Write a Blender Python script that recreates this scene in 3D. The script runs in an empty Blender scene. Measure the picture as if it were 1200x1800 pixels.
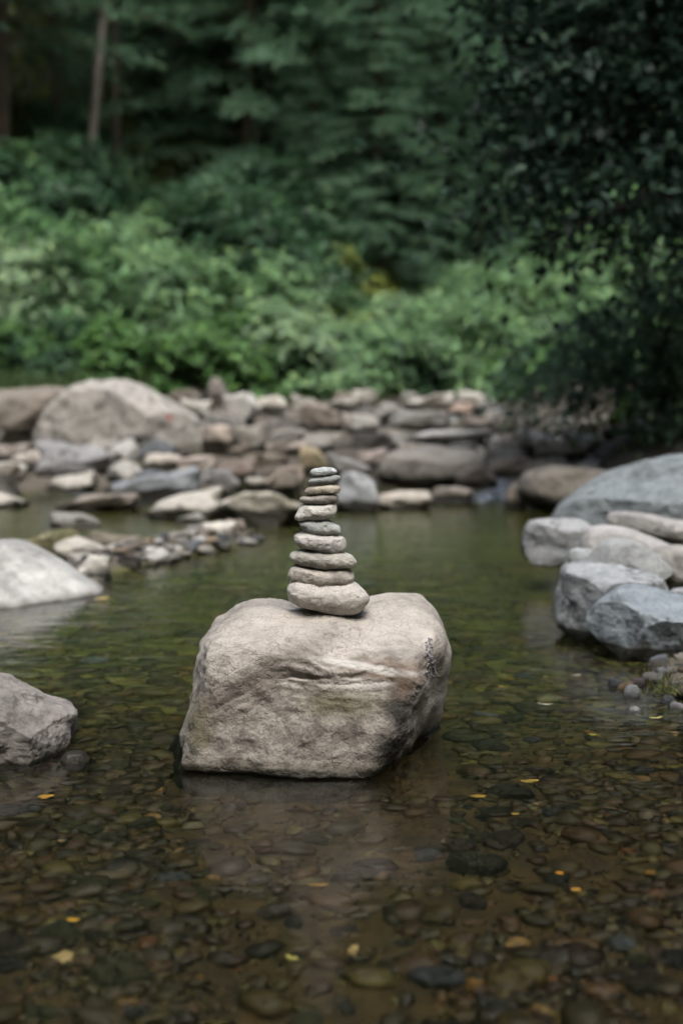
import bpy, math, random
import numpy as np
from mathutils import Vector

# ------------------------------------------------------------------ camera, sky, sun, exposure
scene = bpy.context.scene
COL = scene.collection
CAM_H = 0.77
FPX = 2500.0                       # focal length in photograph pixels (1200 x 1800)
HORIZON = 640.0
TH = math.atan((900.0 - HORIZON) / FPX)

cam_data = bpy.data.cameras.new("camera")
cam_data.sensor_fit = 'VERTICAL'
cam_data.sensor_width = 24.0
cam_data.sensor_height = 36.0
cam_data.lens = 50.0
cam_data.clip_start = 0.05
cam_data.clip_end = 400.0
cam_data.dof.use_dof = True
cam_data.dof.focus_distance = 2.74
cam_data.dof.aperture_fstop = 2.35
cam = bpy.data.objects.new("camera", cam_data)
COL.objects.link(cam)
cam.location = (0, 0, CAM_H)
cam.rotation_euler = (math.pi / 2 - TH, 0, 0)
scene.camera = cam

SUN_EL, SUN_AZ = math.radians(68), math.radians(168)   # azimuth clockwise from +Y: behind the camera, a little to the right
world = bpy.data.worlds.new("World")
scene.world = world
world.use_nodes = True
wn = world.node_tree.nodes
bg = wn["Background"]
sky = wn.new("ShaderNodeTexSky")
sky.sky_type = 'NISHITA'
sky.sun_disc = False
sky.sun_elevation = SUN_EL
sky.sun_rotation = SUN_AZ
sky.air_density = 1.0
sky.dust_density = 3.0
sky.ozone_density = 1.0
world.node_tree.links.new(sky.outputs[0], bg.inputs[0])
bg.inputs[1].default_value = 0.13

sun_data = bpy.data.lights.new("sun", 'SUN')
sun_data.energy = 1.35
sun_data.angle = math.radians(36)
sun_data.color = (1.0, 0.965, 0.915)
sun = bpy.data.objects.new("sun", sun_data)
COL.objects.link(sun)
sdir = Vector((math.sin(SUN_AZ) * math.cos(SUN_EL), math.cos(SUN_AZ) * math.cos(SUN_EL), math.sin(SUN_EL)))
sun.rotation_euler = sdir.to_track_quat('Z', 'Y').to_euler()
sun.location = sdir * 30

scene.view_settings.view_transform = 'Standard'
scene.view_settings.look = 'None'
scene.view_settings.gamma = 1.0
scene.view_settings.exposure = 1.52
scene.render.engine = 'CYCLES'
cy = scene.cycles
cy.use_denoising = True
try:
    cy.denoiser = 'OPENIMAGEDENOISE'
except Exception:
    pass
cy.use_adaptive_sampling = True
cy.adaptive_threshold = 0.03
cy.max_bounces = 6
cy.diffuse_bounces = 2
cy.glossy_bounces = 2
cy.transmission_bounces = 4
cy.transparent_max_bounces = 8
cy.sample_clamp_indirect = 6.0
cy.caustics_reflective = False
cy.caustics_refractive = True

rng = np.random.default_rng(7)
R = random.Random(11)

# ------------------------------------------------------------------ picking places: pixel of the photograph -> point of the place
CT, ST = math.cos(TH), math.sin(TH)
def ray(px, py):
    x = (px - 600.0) / FPX
    u = (900.0 - py) / FPX
    return np.array([x, CT + u * ST, -ST + u * CT])
def at_z(px, py, z):
    d = ray(px, py)
    t = (z - CAM_H) / d[2]
    return np.array([0, 0, CAM_H]) + d * t
def at_y(px, py, y):
    d = ray(px, py)
    return np.array([0, 0, CAM_H]) + d * (y / d[1])

# ------------------------------------------------------------------ noise
def _hash(ix, iy, iz, seed):
    with np.errstate(over='ignore'):
        h = (ix.astype(np.int64) * 374761393 + iy.astype(np.int64) * 668265263 + iz.astype(np.int64) * 2147483647 + seed * 144269504)
        h = (h ^ (h >> 13)) * 1274126177
        h = h ^ (h >> 16)
        h = h * 2246822519
        h = h ^ (h >> 15)
    return (h & 0xFFFFF).astype(np.float64) / 0xFFFFF * 2 - 1
def vnoise(p, seed=0):
    p = np.asarray(p, float)
    i = np.floor(p).astype(np.int64)
    f = p - i
    f = f * f * f * (f * (f * 6 - 15) + 10)
    out = 0
    for a in (0, 1):
        wx = f[:, 0] if a else 1 - f[:, 0]
        for b in (0, 1):
            wy = f[:, 1] if b else 1 - f[:, 1]
            for c in (0, 1):
                wz = f[:, 2] if c else 1 - f[:, 2]
                out = out + wx * wy * wz * _hash(i[:, 0] + a, i[:, 1] + b, i[:, 2] + c, seed)
    return out
def fbm(p, seed=0, octv=4, gain=0.5, lac=2.03):
    o, a = 0, 1.0
    p = np.asarray(p, float)
    for k in range(octv):
        o = o + a * vnoise(p + 17.3 * k, seed + k)
        a *= gain
        p = p * lac
    return o
def sstep(a, b, x):
    t = np.clip((x - a) / (b - a), 0, 1)
    return t * t * (3 - 2 * t)

# ------------------------------------------------------------------ mesh helpers
def mesh_np(name, verts, faces, smooth=True):
    """faces: (n,3) or (n,4) array, or a list of such arrays"""
    if not isinstance(faces, list):
        faces = [faces]
    faces = [np.asarray(f, np.int32) for f in faces if len(f)]
    me = bpy.data.meshes.new(name)
    verts = np.asarray(verts, np.float32)
    me.vertices.add(len(verts))
    me.vertices.foreach_set("co", verts.ravel())
    nl = sum(f.size for f in faces)
    npoly = sum(len(f) for f in faces)
    me.loops.add(nl)
    me.loops.foreach_set("vertex_index", np.concatenate([f.ravel() for f in faces]))
    me.polygons.add(npoly)
    tot = np.concatenate([np.full(len(f), f.shape[1], np.int32) for f in faces])
    start = np.concatenate([[0], np.cumsum(tot)[:-1]]).astype(np.int32)
    me.polygons.foreach_set("loop_start", start)
    if smooth:
        me.polygons.foreach_set("use_smooth", np.ones(npoly, bool))
    me.update(calc_edges=True)
    return me
def link(name, me, mat=None, parent=None, loc=(0, 0, 0), rz=0.0):
    o = bpy.data.objects.new(name, me)
    COL.objects.link(o)
    if mat is not None and me is not None and not me.materials:
        me.materials.append(mat)
    o.location = loc
    o.rotation_euler = (0, 0, rz)
    if parent is not None:
        o.parent = parent
    return o
def tag(o, label=None, cat=None, group=None, kind=None):
    if label: o["label"] = label
    if cat: o["category"] = cat
    if group: o["group"] = group
    if kind: o["kind"] = kind
    return o
def empty(name, loc, rz=0.0):
    return link(name, None, None, None, loc, rz)

_ico = {}
def ico(n):
    if n in _ico:
        return _ico[n]
    t = (1 + 5 ** 0.5) / 2
    v = np.array([(-1, t, 0), (1, t, 0), (-1, -t, 0), (1, -t, 0), (0, -1, t), (0, 1, t), (0, -1, -t), (0, 1, -t),
                  (t, 0, -1), (t, 0, 1), (-t, 0, -1), (-t, 0, 1)], float)
    f = np.array([(0, 11, 5), (0, 5, 1), (0, 1, 7), (0, 7, 10), (0, 10, 11), (1, 5, 9), (5, 11, 4), (11, 10, 2), (10, 7, 6),
                  (7, 1, 8), (3, 9, 4), (3, 4, 2), (3, 2, 6), (3, 6, 8), (3, 8, 9), (4, 9, 5), (2, 4, 11), (6, 2, 10), (8, 6, 7), (9, 8, 1)])
    v /= np.linalg.norm(v, axis=1)[:, None]
    for _ in range(n):
        e = np.concatenate([f[:, [0, 1]], f[:, [1, 2]], f[:, [2, 0]]])
        e.sort(axis=1)
        u, inv = np.unique(e, axis=0, return_inverse=True)
        inv = inv.reshape(-1)
        m = v[u].mean(axis=1)
        m /= np.linalg.norm(m, axis=1)[:, None]
        k = len(f)
        a, b, c = inv[:k] + len(v), inv[k:2 * k] + len(v), inv[2 * k:] + len(v)
        v = np.concatenate([v, m])
        f = np.concatenate([np.stack([f[:, 0], a, c], 1), np.stack([f[:, 1], b, a], 1), np.stack([f[:, 2], c, b], 1), np.stack([a, b, c], 1)])
    _ico[n] = (v, f)
    return _ico[n]

def tube(path, radii, seg=8):
    """tapered tube along a list of points"""
    path = np.asarray(path, float)
    n = len(path)
    tang = np.gradient(path, axis=0)
    tang /= np.linalg.norm(tang, axis=1)[:, None] + 1e-9
    ref = np.array([0.31, 0.87, 0.38])
    u = np.cross(tang, ref); u /= np.linalg.norm(u, axis=1)[:, None] + 1e-9
    w = np.cross(tang, u)
    a = np.linspace(0, 2 * np.pi, seg, endpoint=False)
    r = np.asarray(radii, float)[:, None, None]
    v = path[:, None, :] + r * (np.cos(a)[None, :, None] * u[:, None, :] + np.sin(a)[None, :, None] * w[:, None, :])
    v = v.reshape(-1, 3)
    i, j = np.meshgrid(np.arange(n - 1), np.arange(seg), indexing='ij')
    a0 = i * seg + j; a1 = i * seg + (j + 1) % seg
    f = np.stack([a0, a1, a1 + seg, a0 + seg], -1).reshape(-1, 4)
    caps = np.array([[0] + list(range(seg - 1, 0, -1))]), np.array([list(range((n - 1) * seg, n * seg))])
    return v, f
def join(parts):
    vs, fs, o = [], [], 0
    for v, f in parts:
        vs.append(v); fs.append(f + o); o += len(v)
    return np.concatenate(vs), np.concatenate(fs)

# ------------------------------------------------------------------ material helpers
class NT:
    def __init__(self, name):
        self.m = bpy.data.materials.new(name)
        self.m.use_nodes = True
        self.t = self.m.node_tree
        self.n = self.t.nodes
        self.n.clear()
        self.out = self.n.new("ShaderNodeOutputMaterial")
    def __call__(self, kind, **kw):
        nd = self.n.new(kind)
        for k, v in kw.items():
            setattr(nd, k, v)
        return nd
    def l(self, a, b):
        self.t.links.new(a, b)
    def val(self, sock, x):
        if isinstance(x, bpy.types.NodeSocket):
            self.l(x, sock)
        else:
            sock.default_value = x
    def math(self, op, a, b=None, c=None, clamp=False):
        nd = self("ShaderNodeMath", operation=op, use_clamp=clamp)
        self.val(nd.inputs[0], a)
        if b is not None: self.val(nd.inputs[1], b)
        if c is not None: self.val(nd.inputs[2], c)
        return nd.outputs[0]
    def mix(self, fac, a, b, blend='MIX'):
        nd = self("ShaderNodeMix", data_type='RGBA', blend_type=blend)
        self.val(nd.inputs[0], fac)
        self.val(nd.inputs[6], a if isinstance(a, bpy.types.NodeSocket) else (*a[:3], 1))
        self.val(nd.inputs[7], b if isinstance(b, bpy.types.NodeSocket) else (*b[:3], 1))
        return nd.outputs[2]
    def noise(self, vec, scale, detail=4, rough=0.55, dist=0.0):
        nd = self("ShaderNodeTexNoise")
        nd.inputs["Scale"].default_value = scale
        nd.inputs["Detail"].default_value = detail
        nd.inputs["Roughness"].default_value = rough
        nd.inputs["Distortion"].default_value = dist
        if vec is not None: self.l(vec, nd.inputs["Vector"])
        return nd.outputs["Fac"]
    def ramp(self, fac, lo, hi, a=0.0, b=1.0):
        nd = self("ShaderNodeMapRange", interpolation_type='SMOOTHSTEP')
        self.val(nd.inputs[0], fac)
        nd.inputs[1].default_value = lo; nd.inputs[2].default_value = hi
        nd.inputs[3].default_value = a; nd.inputs[4].default_value = b
        return nd.outputs[0]
    def mapping(self, vec, scale, rot=(0, 0, 0)):
        nd = self("ShaderNodeMapping")
        self.l(vec, nd.inputs[0])
        nd.inputs["Scale"].default_value = scale
        nd.inputs["Rotation"].default_value = rot
        return nd.outputs[0]
    def objprop(self, name):
        nd = self("ShaderNodeAttribute", attribute_type='OBJECT', attribute_name=name)
        return nd.outputs["Fac"]
    def scalecol(self, col, fac):
        nd = self("ShaderNodeVectorMath", operation='SCALE')
        self.val(nd.inputs[0], col)
        self.val(nd.inputs[3], fac)
        return nd.outputs[0]
    def bump(self, h, strength, dist, normal=None):
        nd = self("ShaderNodeBump")
        nd.inputs["Strength"].default_value = strength
        nd.inputs["Distance"].default_value = dist
        self.l(h, nd.inputs["Height"])
        if normal is not None: self.l(normal, nd.inputs["Normal"])
        return nd.outputs[0]
    def principled(self, col, rough, normal=None, spec=0.4):
        nd = self("ShaderNodeBsdfPrincipled")
        self.val(nd.inputs["Base Color"], col if isinstance(col, bpy.types.NodeSocket) else (*col, 1))
        self.val(nd.inputs["Roughness"], rough)
        nd.inputs["Specular IOR Level"].default_value = spec
        if normal is not None: self.l(normal, nd.inputs["Normal"])
        self.l(nd.outputs[0], self.out.inputs[0])
        return nd

def make_rock_material(name, boulder=False):
    t = NT(name)
    tc = t("ShaderNodeTexCoord").outputs["Object"]
    info = t("ShaderNodeObjectInfo")
    geo = t("ShaderNodeNewGeometry")
    grain = t.objprop("grain")                       # size of the pattern on this stone
    sc = t("ShaderNodeVectorMath", operation='SCALE'); t.l(tc, sc.inputs[0]); t.l(grain, sc.inputs[3])
    off = t("ShaderNodeVectorMath", operation='ADD'); t.l(sc.outputs[0], off.inputs[0])
    rnd = t.math('MULTIPLY', info.outputs["Random"], 37.0)
    comb = t("ShaderNodeCombineXYZ"); t.l(rnd, comb.inputs[0]); t.l(rnd, comb.inputs[1])
    t.l(comb.outputs[0], off.inputs[1])
    v = off.outputs[0]
    big = t.noise(v, 5.0, 3, 0.6, 0.6)
    mid = t.noise(v, 26.0, 4, 0.65, 0.4)
    fine = t.noise(v, 190.0, 2, 0.6)
    strata = t.noise(t.mapping(v, (4, 5, 34), (0.12, 0.2, 0.0)), 1.0, 3, 0.6, 1.6)
    col = info.outputs["Color"]
    k = t.math('ADD', t.ramp(big, 0.3, 0.72, 0.62, 1.28), t.ramp(mid, 0.3, 0.7, -0.2, 0.2))
    k = t.math('MULTIPLY', k, t.ramp(fine, 0.3, 0.7, 0.9, 1.08))
    col = t.scalecol(col, k)
    warm = t.mix(t.ramp(strata, 0.45, 0.75, 0.0, 0.5), col, t.scalecol(col, 1.3))
    col = t.mix(t.ramp(mid, 0.52, 0.8, 0.0, 0.55), warm, t.mix(0.5, warm, (0.13, 0.112, 0.088)))
    # dark weathering stains
    st = t.math('MULTIPLY', t.ramp(big, 0.50, 0.64), t.ramp(mid, 0.40, 0.6))
    stain = t.math('MULTIPLY', st, t.objprop("stain"))
    col = t.mix(t.math('MULTIPLY', stain, 0.85), col, (0.024, 0.022, 0.02))
    # moss and algae
    ms = t.math('MULTIPLY', t.ramp(t.noise(v, 9.0, 6, 0.7, 0.8), 0.45, 0.62), t.objprop("moss"))
    col = t.mix(ms, col, (0.045, 0.050, 0.016))
    if boulder:
        sep = t("ShaderNodeSeparateXYZ"); t.l(tc, sep.inputs[0])
        X, Y, Z = sep.outputs
        wob = t.math('SUBTRACT', t.noise(tc, 9.0, 5, 0.65), 0.5)
        wob2 = t.math('SUBTRACT', t.noise(t.mapping(tc, (1, 1, 1)), 22.0, 5, 0.7), 0.5)
        def blob(cx, cz, rx, rz, edge=0.5, slant=0.0, w=0.9):
            dx = t.math('SUBTRACT', X, cx)
            dz = t.math('SUBTRACT', t.math('SUBTRACT', Z, cz), t.math('MULTIPLY', dx, slant))
            a = t.math('POWER', t.math('DIVIDE', dx, rx), 2.0)
            b = t.math('POWER', t.math('DIVIDE', dz, rz), 2.0)
            r = t.math('SQRT', t.math('ADD', a, b))
            r = t.math('ADD', r, t.math('MULTIPLY', wob, w))
            r = t.math('ADD', r, t.math('MULTIPLY', wob2, w * 0.8))
            return t.ramp(r, 1.0 - edge, 1.0 + edge * 0.5, 1.0, 0.0)
        # brown-grey weathered front below the ledge
        front = blob(-0.03, 0.075, 0.32, 0.14, 0.5)
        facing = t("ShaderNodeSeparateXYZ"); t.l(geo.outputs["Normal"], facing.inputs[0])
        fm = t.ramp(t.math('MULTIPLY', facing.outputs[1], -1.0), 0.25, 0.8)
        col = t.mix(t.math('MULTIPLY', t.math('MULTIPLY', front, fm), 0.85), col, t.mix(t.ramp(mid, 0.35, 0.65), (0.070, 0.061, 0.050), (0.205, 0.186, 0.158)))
        spk = t.math('MULTIPLY', t.ramp(fine, 0.5, 0.62), t.math('MULTIPLY', fm, 0.45))
        col = t.mix(spk, col, (0.075, 0.062, 0.05))
        band = blob(-0.155, 0.172, 0.15, 0.034, 0.8, 0.50)
        col = t.mix(t.math('MULTIPLY', band, 0.8), col, (0.070, 0.056, 0.045))
        band2 = blob(0.10, 0.185, 0.10, 0.026, 0.8, -0.12)
        col = t.mix(t.math('MULTIPLY', band2, 0.75), col, (0.12, 0.082, 0.055))
        quartz = t.math('MAXIMUM', blob(0.05, 0.196, 0.11, 0.008, 0.5, -0.15, 0.5), blob(0.03, 0.166, 0.08, 0.010, 0.7, 0.05, 0.7))
        col = t.mix(t.math('MULTIPLY', quartz, 0.9), col, (0.40, 0.385, 0.35))
        green = t.math('MAXIMUM', blob(0.0, 0.135, 0.085, 0.030, 0.9), blob(-0.275, 0.085, 0.035, 0.05, 0.8))
        col = t.mix(t.math('MULTIPLY', green, 0.65), col, (0.075, 0.068, 0.030))
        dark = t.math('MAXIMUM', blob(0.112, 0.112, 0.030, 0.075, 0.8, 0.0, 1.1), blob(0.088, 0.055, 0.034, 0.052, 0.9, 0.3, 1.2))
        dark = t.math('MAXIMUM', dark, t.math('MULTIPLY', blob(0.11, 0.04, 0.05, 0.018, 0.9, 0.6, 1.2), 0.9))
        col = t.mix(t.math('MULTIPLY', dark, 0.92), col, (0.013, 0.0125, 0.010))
        rust = blob(0.115, 0.165, 0.02, 0.03, 0.9)
        col = t.mix(t.math('MULTIPLY', rust, 0.22), col, (0.16, 0.085, 0.04))
    # wet foot at the waterline
    pz = t("ShaderNodeSeparateXYZ"); t.l(geo.outputs["Position"], pz.inputs[0])
    wl = t.math('SUBTRACT', pz.outputs[2], t.objprop("wet_z"))
    wl = t.math('ADD', wl, t.math('MULTIPLY', t.math('SUBTRACT', t.noise(v, 14.0, 4), 0.5), t.math('DIVIDE', -0.022, t.math('POWER', grain, 2.2))))
    wet = t.ramp(wl, -0.003, 0.005, 1.0, 0.0)
    slime = t.ramp(wl, 0.0, 0.022, 0.8, 0.0)
    col = t.mix(slime, col, t.mix(0.6, col, (0.035, 0.031, 0.012)))
    col = t.mix(wet, col, t.mix(0.90, col, (0.009, 0.0078, 0.0032)))
    rough = t.math('SUBTRACT', 0.88, t.math('MULTIPLY', wet, 0.35))
    h = t.math('ADD', t.math('MULTIPLY', mid, 0.6), t.math('MULTIPLY', fine, 0.32 if boulder else 0.2))
    h = t.math('ADD', h, t.math('MULTIPLY', strata, 0.15 if boulder else 0.3))
    crack = t("ShaderNodeTexVoronoi", feature='DISTANCE_TO_EDGE'); crack.inputs["Scale"].default_value = 9.0
    wv = t("ShaderNodeVectorMath", operation='ADD'); t.l(v, wv.inputs[0])
    nz = t("ShaderNodeTexNoise"); nz.inputs["Scale"].default_value = 7.0; nz.inputs["Detail"].default_value = 3; t.l(v, nz.inputs["Vector"])
    t.l(nz.outputs["Color"], wv.inputs[1]); t.l(wv.outputs[0], crack.inputs["Vector"])
    ck = t.ramp(crack.outputs["Distance"], 0.0, 0.03, -0.20 if boulder else -0.24, 0.0)
    h = t.math('ADD', h, t.math('MULTIPLY', ck, t.ramp(big, 0.42, 0.6)))
    bn = t("ShaderNodeBump"); bn.inputs["Strength"].default_value = 0.75
    t.l(t.math('DIVIDE', 0.011, grain), bn.inputs["Distance"]); t.l(h, bn.inputs["Height"])
    t.principled(col, rough, bn.outputs[0], 0.3)
    return t.m

MAT = {}
MAT['rock'] = make_rock_material('weathered_rock')
MAT['boulder'] = make_rock_material('boulder_rock', True)

def pebble_material():
    t = NT('wet_pebble')
    tc = t("ShaderNodeTexCoord").outputs["Object"]
    info = t("ShaderNodeObjectInfo")
    v = tc
    ov = t("ShaderNodeVectorMath", operation='ADD'); t.l(v, ov.inputs[0])
    cx_ = t("ShaderNodeCombineXYZ"); t.l(t.math('MULTIPLY', info.outputs["Random"], 50.0), cx_.inputs[0]); t.l(cx_.outputs[0], ov.inputs[1])
    v = ov.outputs[0]
    n = t.noise(v, 4.5, 5, 0.65, 0.8)
    f = t.noise(v, 26.0, 3, 0.65)
    col = t.scalecol(info.outputs["Color"], t.math('MULTIPLY', t.ramp(n, 0.3, 0.7, 0.45, 1.35), t.ramp(f, 0.3, 0.7, 0.7, 1.25)))
    t.principled(col, 0.6, t.bump(n, 0.6, 0.05), 0.3)
    return t.m
def pebble_stuff_material():
    t = NT('small_pebbles')
    a = t("ShaderNodeAttribute", attribute_type='GEOMETRY', attribute_name="tint")
    tc = t("ShaderNodeTexCoord").outputs["Object"]
    n = t.noise(tc, 60.0, 4, 0.6, 0.5)
    col = t.scalecol(a.outputs["Color"], t.ramp(n, 0.3, 0.7, 0.6, 1.25))
    t.principled(col, 0.6, t.bump(n, 0.4, 0.004), 0.3)
    return t.m
MAT['pebble'] = pebble_material()
MAT['pebbles'] = pebble_stuff_material()

def ground_material():
    t = NT('stream_bed')
    g = t("ShaderNodeNewGeometry")
    p = g.outputs["Position"]
    n1 = t.noise(p, 2.2, 5, 0.6, 0.4)
    n2 = t.noise(p, 14.0, 6, 0.65, 0.4)
    n3 = t.noise(p, 70.0, 4, 0.6)
    silt = t.mix(n2, (0.024, 0.0145, 0.0035), (0.056, 0.036, 0.010))
    alg = t.mix(n2, (0.040, 0.048, 0.008), (0.105, 0.110, 0.022))
    sep = t("ShaderNodeSeparateXYZ"); t.l(p, sep.inputs[0])
    far = t.ramp(sep.outputs[1], 2.6, 4.0)
    under = t.mix(t.math('MULTIPLY', far, t.ramp(n1, 0.3, 0.5, 0.5, 1.0)), silt, alg)
    vor = t("ShaderNodeTexVoronoi", feature='F1'); vor.inputs["Scale"].default_value = 17.0
    t.l(t.mapping(p, (1, 1, 1)), vor.inputs["Vector"])
    under = t.mix(t.ramp(vor.outputs["Distance"], 0.2, 0.75, 0.0, 0.55), under, (0.014, 0.013, 0.006))
    gravel = t.mix(n3, (0.035, 0.029, 0.022), (0.13, 0.112, 0.088))
    above = t.ramp(sep.outputs[2], -0.01, 0.03)
    col = t.mix(above, under, gravel)
    soil = t.mix(n2, (0.020, 0.022, 0.010), (0.045, 0.060, 0.022))
    up = t.ramp(sep.outputs[2], 0.55, 1.0)
    col = t.mix(up, col, soil)
    h = t.math('ADD', t.math('MULTIPLY', n2, 0.6), t.math('MULTIPLY', n3, 0.3))
    t.principled(col, 0.85, t.bump(h, 0.7, 0.02), 0.25)
    return t.m
MAT['ground'] = ground_material()

def water_material(name, amp, foam=False):
    t = NT(name)
    g = t("ShaderNodeNewGeometry")
    p = g.outputs["Position"]
    w1 = t.noise(t.mapping(p, (1.0, 1.9, 1.0), (0, 0, 0.12)), 5.0, 3, 0.5, 0.5)
    w2 = t.noise(t.mapping(p, (1.0, 2.4, 1.0), (0, 0, -0.15)), 19.0, 3, 0.5, 0.3)
    sep = t("ShaderNodeSeparateXYZ"); t.l(p, sep.inputs[0])
    calm = t.ramp(sep.outputs[1], 2.2, 6.5, 0.55, 1.0)
    h = t.math('ADD', t.math('MULTIPLY', w1, 0.7), t.math('MULTIPLY', w2, 0.22))
    h = t.math('MULTIPLY', h, calm)
    nrm = t.bump(h, 1.0, amp)
    b = t("ShaderNodeBsdfPrincipled")
    b.inputs["Base Color"].default_value = (0.92, 0.95, 0.84, 1)
    b.inputs["Roughness"].default_value = 0.0
    b.inputs["IOR"].default_value = 1.333
    b.inputs["Transmission Weight"].default_value = 1.0
    t.l(nrm, b.inputs["Normal"])
    sh = b.outputs[0]
    if foam:
        n = t.noise(t.mapping(p, (1.0, 0.6, 1.0)), 22.0, 5, 0.7, 1.0)
        a = t("ShaderNodeAttribute", attribute_type='GEOMETRY', attribute_name="tint")
        fm = t.ramp(t.math('ADD', n, t.math('SUBTRACT', a.outputs["Fac"], 0.5)), 0.50, 0.72)
        d = t("ShaderNodeBsdfPrincipled")
        d.inputs["Base Color"].default_value = (0.34, 0.38, 0.42, 1)
        d.inputs["Roughness"].default_value = 0.55
        t.l(t.bump(n, 0.8, 0.03), d.inputs["Normal"])
        mx = t("ShaderNodeMixShader")
        t.l(fm, mx.inputs[0]); t.l(sh, mx.inputs[1]); t.l(d.outputs[0], mx.inputs[2])
        sh = mx.outputs[0]
    t.l(sh, t.out.inputs[0])
    return t.m
MAT['water'] = water_material('pool_water', 0.0075)
MAT['rapids'] = water_material('rapids_water', 0.03, True)

def leaf_material(name, trans=0.38, rough=0.55, spec=0.3, spread=0.6):
    t = NT(name)
    info = t("ShaderNodeObjectInfo")
    g = t("ShaderNodeNewGeometry")
    r = g.outputs["Random Per Island"]
    k = t.ramp(r, 0.0, 1.0, 1.0 - spread, 1.0 + spread)
    col = t.scalecol(info.outputs["Color"], k)
    wm = t("ShaderNodeVectorMath", operation='MULTIPLY'); t.l(col, wm.inputs[0]); wm.inputs[1].default_value = (1.35, 1.15, 0.75)
    col = t.mix(t.ramp(r, 0.75, 1.0, 0.0, 0.7), col, wm.outputs[0])
    b = t("ShaderNodeBsdfPrincipled")
    t.l(col, b.inputs["Base Color"])
    b.inputs["Roughness"].default_value = rough
    b.inputs["Specular IOR Level"].default_value = spec
    tr = t("ShaderNodeBsdfTranslucent")
    t.l(t.scalecol(col, 1.1), tr.inputs[0])
    mx = t("ShaderNodeMixShader"); mx.inputs[0].default_value = trans
    t.l(b.outputs[0], mx.inputs[1]); t.l(tr.outputs[0], mx.inputs[2])
    t.l(mx.outputs[0], t.out.inputs[0])
    return t.m
MAT['leaf'] = leaf_material('shrub_leaf')
MAT['needle'] = leaf_material('pine_needle', 0.2, 0.6, 0.25, 0.35)
MAT['glossy_leaf'] = leaf_material('glossy_leaf', 0.22, 0.5, 0.10, 0.6)
MAT['dead_leaf'] = leaf_material('dead_leaf', 0.2, 0.5, 0.4, 0.1)

def bark_material():
    t = NT('bark')
    info = t("ShaderNodeObjectInfo")
    tc = t("ShaderNodeTexCoord").outputs["Object"]
    n = t.noise(t.mapping(tc, (9, 9, 1.6)), 2.2, 6, 0.7, 0.8)
    col = t.scalecol(info.outputs["Color"], t.ramp(n, 0.3, 0.7, 0.45, 1.4))
    t.principled(col, 0.9, t.bump(n, 1.0, 0.03), 0.15)
    return t.m
MAT['bark'] = bark_material()

# ------------------------------------------------------------------ terrain
_PY = [0, 3.0, 4.5, 6.6, 7.6, 8.6, 10, 12, 14, 16, 20, 30, 90]
_PZ = [-0.10, -0.11, -0.17, -0.16, -0.07, 0.03, 0.17, 0.32, 0.42, 0.48, 0.55, 0.8, 2.0]
_XRY = [0, 2.0, 2.9, 3.4, 4.3, 6.0, 8.0, 10.0, 14.0, 20.0, 30.0, 90.0]
_XRX = [1.1, 0.98, 0.84, 0.73, 0.84, 1.25, 1.5, 1.9, 2.9, 6.0, 14.0, 60.0]
def bank_y(x):
    return 16.6 + 0.9 * x
def ground(x, y, rough=True):
    x = np.asarray(x, float); y = np.asarray(y, float)
    z = np.interp(y, _PY, _PZ)
    # gravel bar on the left
    ax, ay, bx, by = -1.02, 5.1, -0.52, 6.25
    t = np.clip(((x - ax) * (bx - ax) + (y - ay) * (by - ay)) / ((bx - ax) ** 2 + (by - ay) ** 2), 0, 1)
    d2 = ((x - ax - t * (bx - ax)) / 0.28) ** 2 + ((y - ay - t * (by - ay)) / 0.55) ** 2
    z = z + 0.20 * np.exp(-d2)
    # right bank
    xr = np.interp(y, _XRY, _XRX)
    e = np.maximum(x - xr + 0.12, 0)
    z = z + np.minimum(e * 0.8, 0.125 + (0.08 + 0.22 * sstep(4.0, 6.5, y)) * e) + 0.45 * np.maximum(e - 1.6, 0) ** 1.15
    # far hillside
    e2 = np.maximum(y - bank_y(np.clip(x, -30, 40)), 0)
    z = z + 0.48 * (e2 - 1.2 * (1 - np.exp(-e2 / 1.2))) + 0.42 * np.maximum(e2 - 9.0, 0)
    # left shore, outside the frame
    e3 = np.maximum(-x - np.interp(y, [0, 3, 6, 9, 14], [1.1, 1.5, 2.6, 3.3, 5.0]), 0)
    z = z + np.minimum(e3 * 0.5, 0.3 + 0.1 * e3)
    # unseen gorge sides behind camera and on the left, added to block low sky
    e4 = np.maximum(-5.0 - y, 0); e5 = np.maximum(-x - 10.0, 0)
    z = z + 0.85 * e4 ** 1.02 + 0.6 * e5
    if rough:
        p = np.stack([x.ravel(), y.ravel(), np.zeros(x.size)], 1)
        a = 0.012 + 0.03 * sstep(7.0, 9.0, y.ravel()) + 0.25 * sstep(17, 26, y.ravel())
        z = z + (fbm(p * 2.3, 5, 4) * a).reshape(z.shape) + (fbm(p * 0.25, 9, 3) * 1.2 * sstep(20, 32, y.ravel())).reshape(z.shape)
    return z
def gz(x, y):
    return float(ground(np.array([x]), np.array([y]))[0])
def on_ground(px, py, ymax=40.0):
    d = ray(px, py)
    ys = np.linspace(1.0, ymax, 1600)
    t = ys / d[1]
    z = CAM_H + d[2] * t
    zz = np.interp(ys, _PY, _PZ)
    zz = np.maximum(zz, 0.0)
    hit = np.where(z <= zz)[0]
    i = hit[0] if len(hit) else len(ys) - 1
    return np.array([d[0] * t[i], ys[i], zz[i]])

def on_terrain(px, py, y0=9.0, ymax=60.0):
    d = ray(px, py)
    ys = np.linspace(y0, ymax, 1400)
    t = ys / d[1]
    z = CAM_H + d[2] * t
    g = ground(d[0] * t, ys)
    hit = np.where(z <= g)[0]
    i = hit[0] if len(hit) else len(ys) - 1
    return np.array([d[0] * t[i], ys[i], g[i]])

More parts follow.
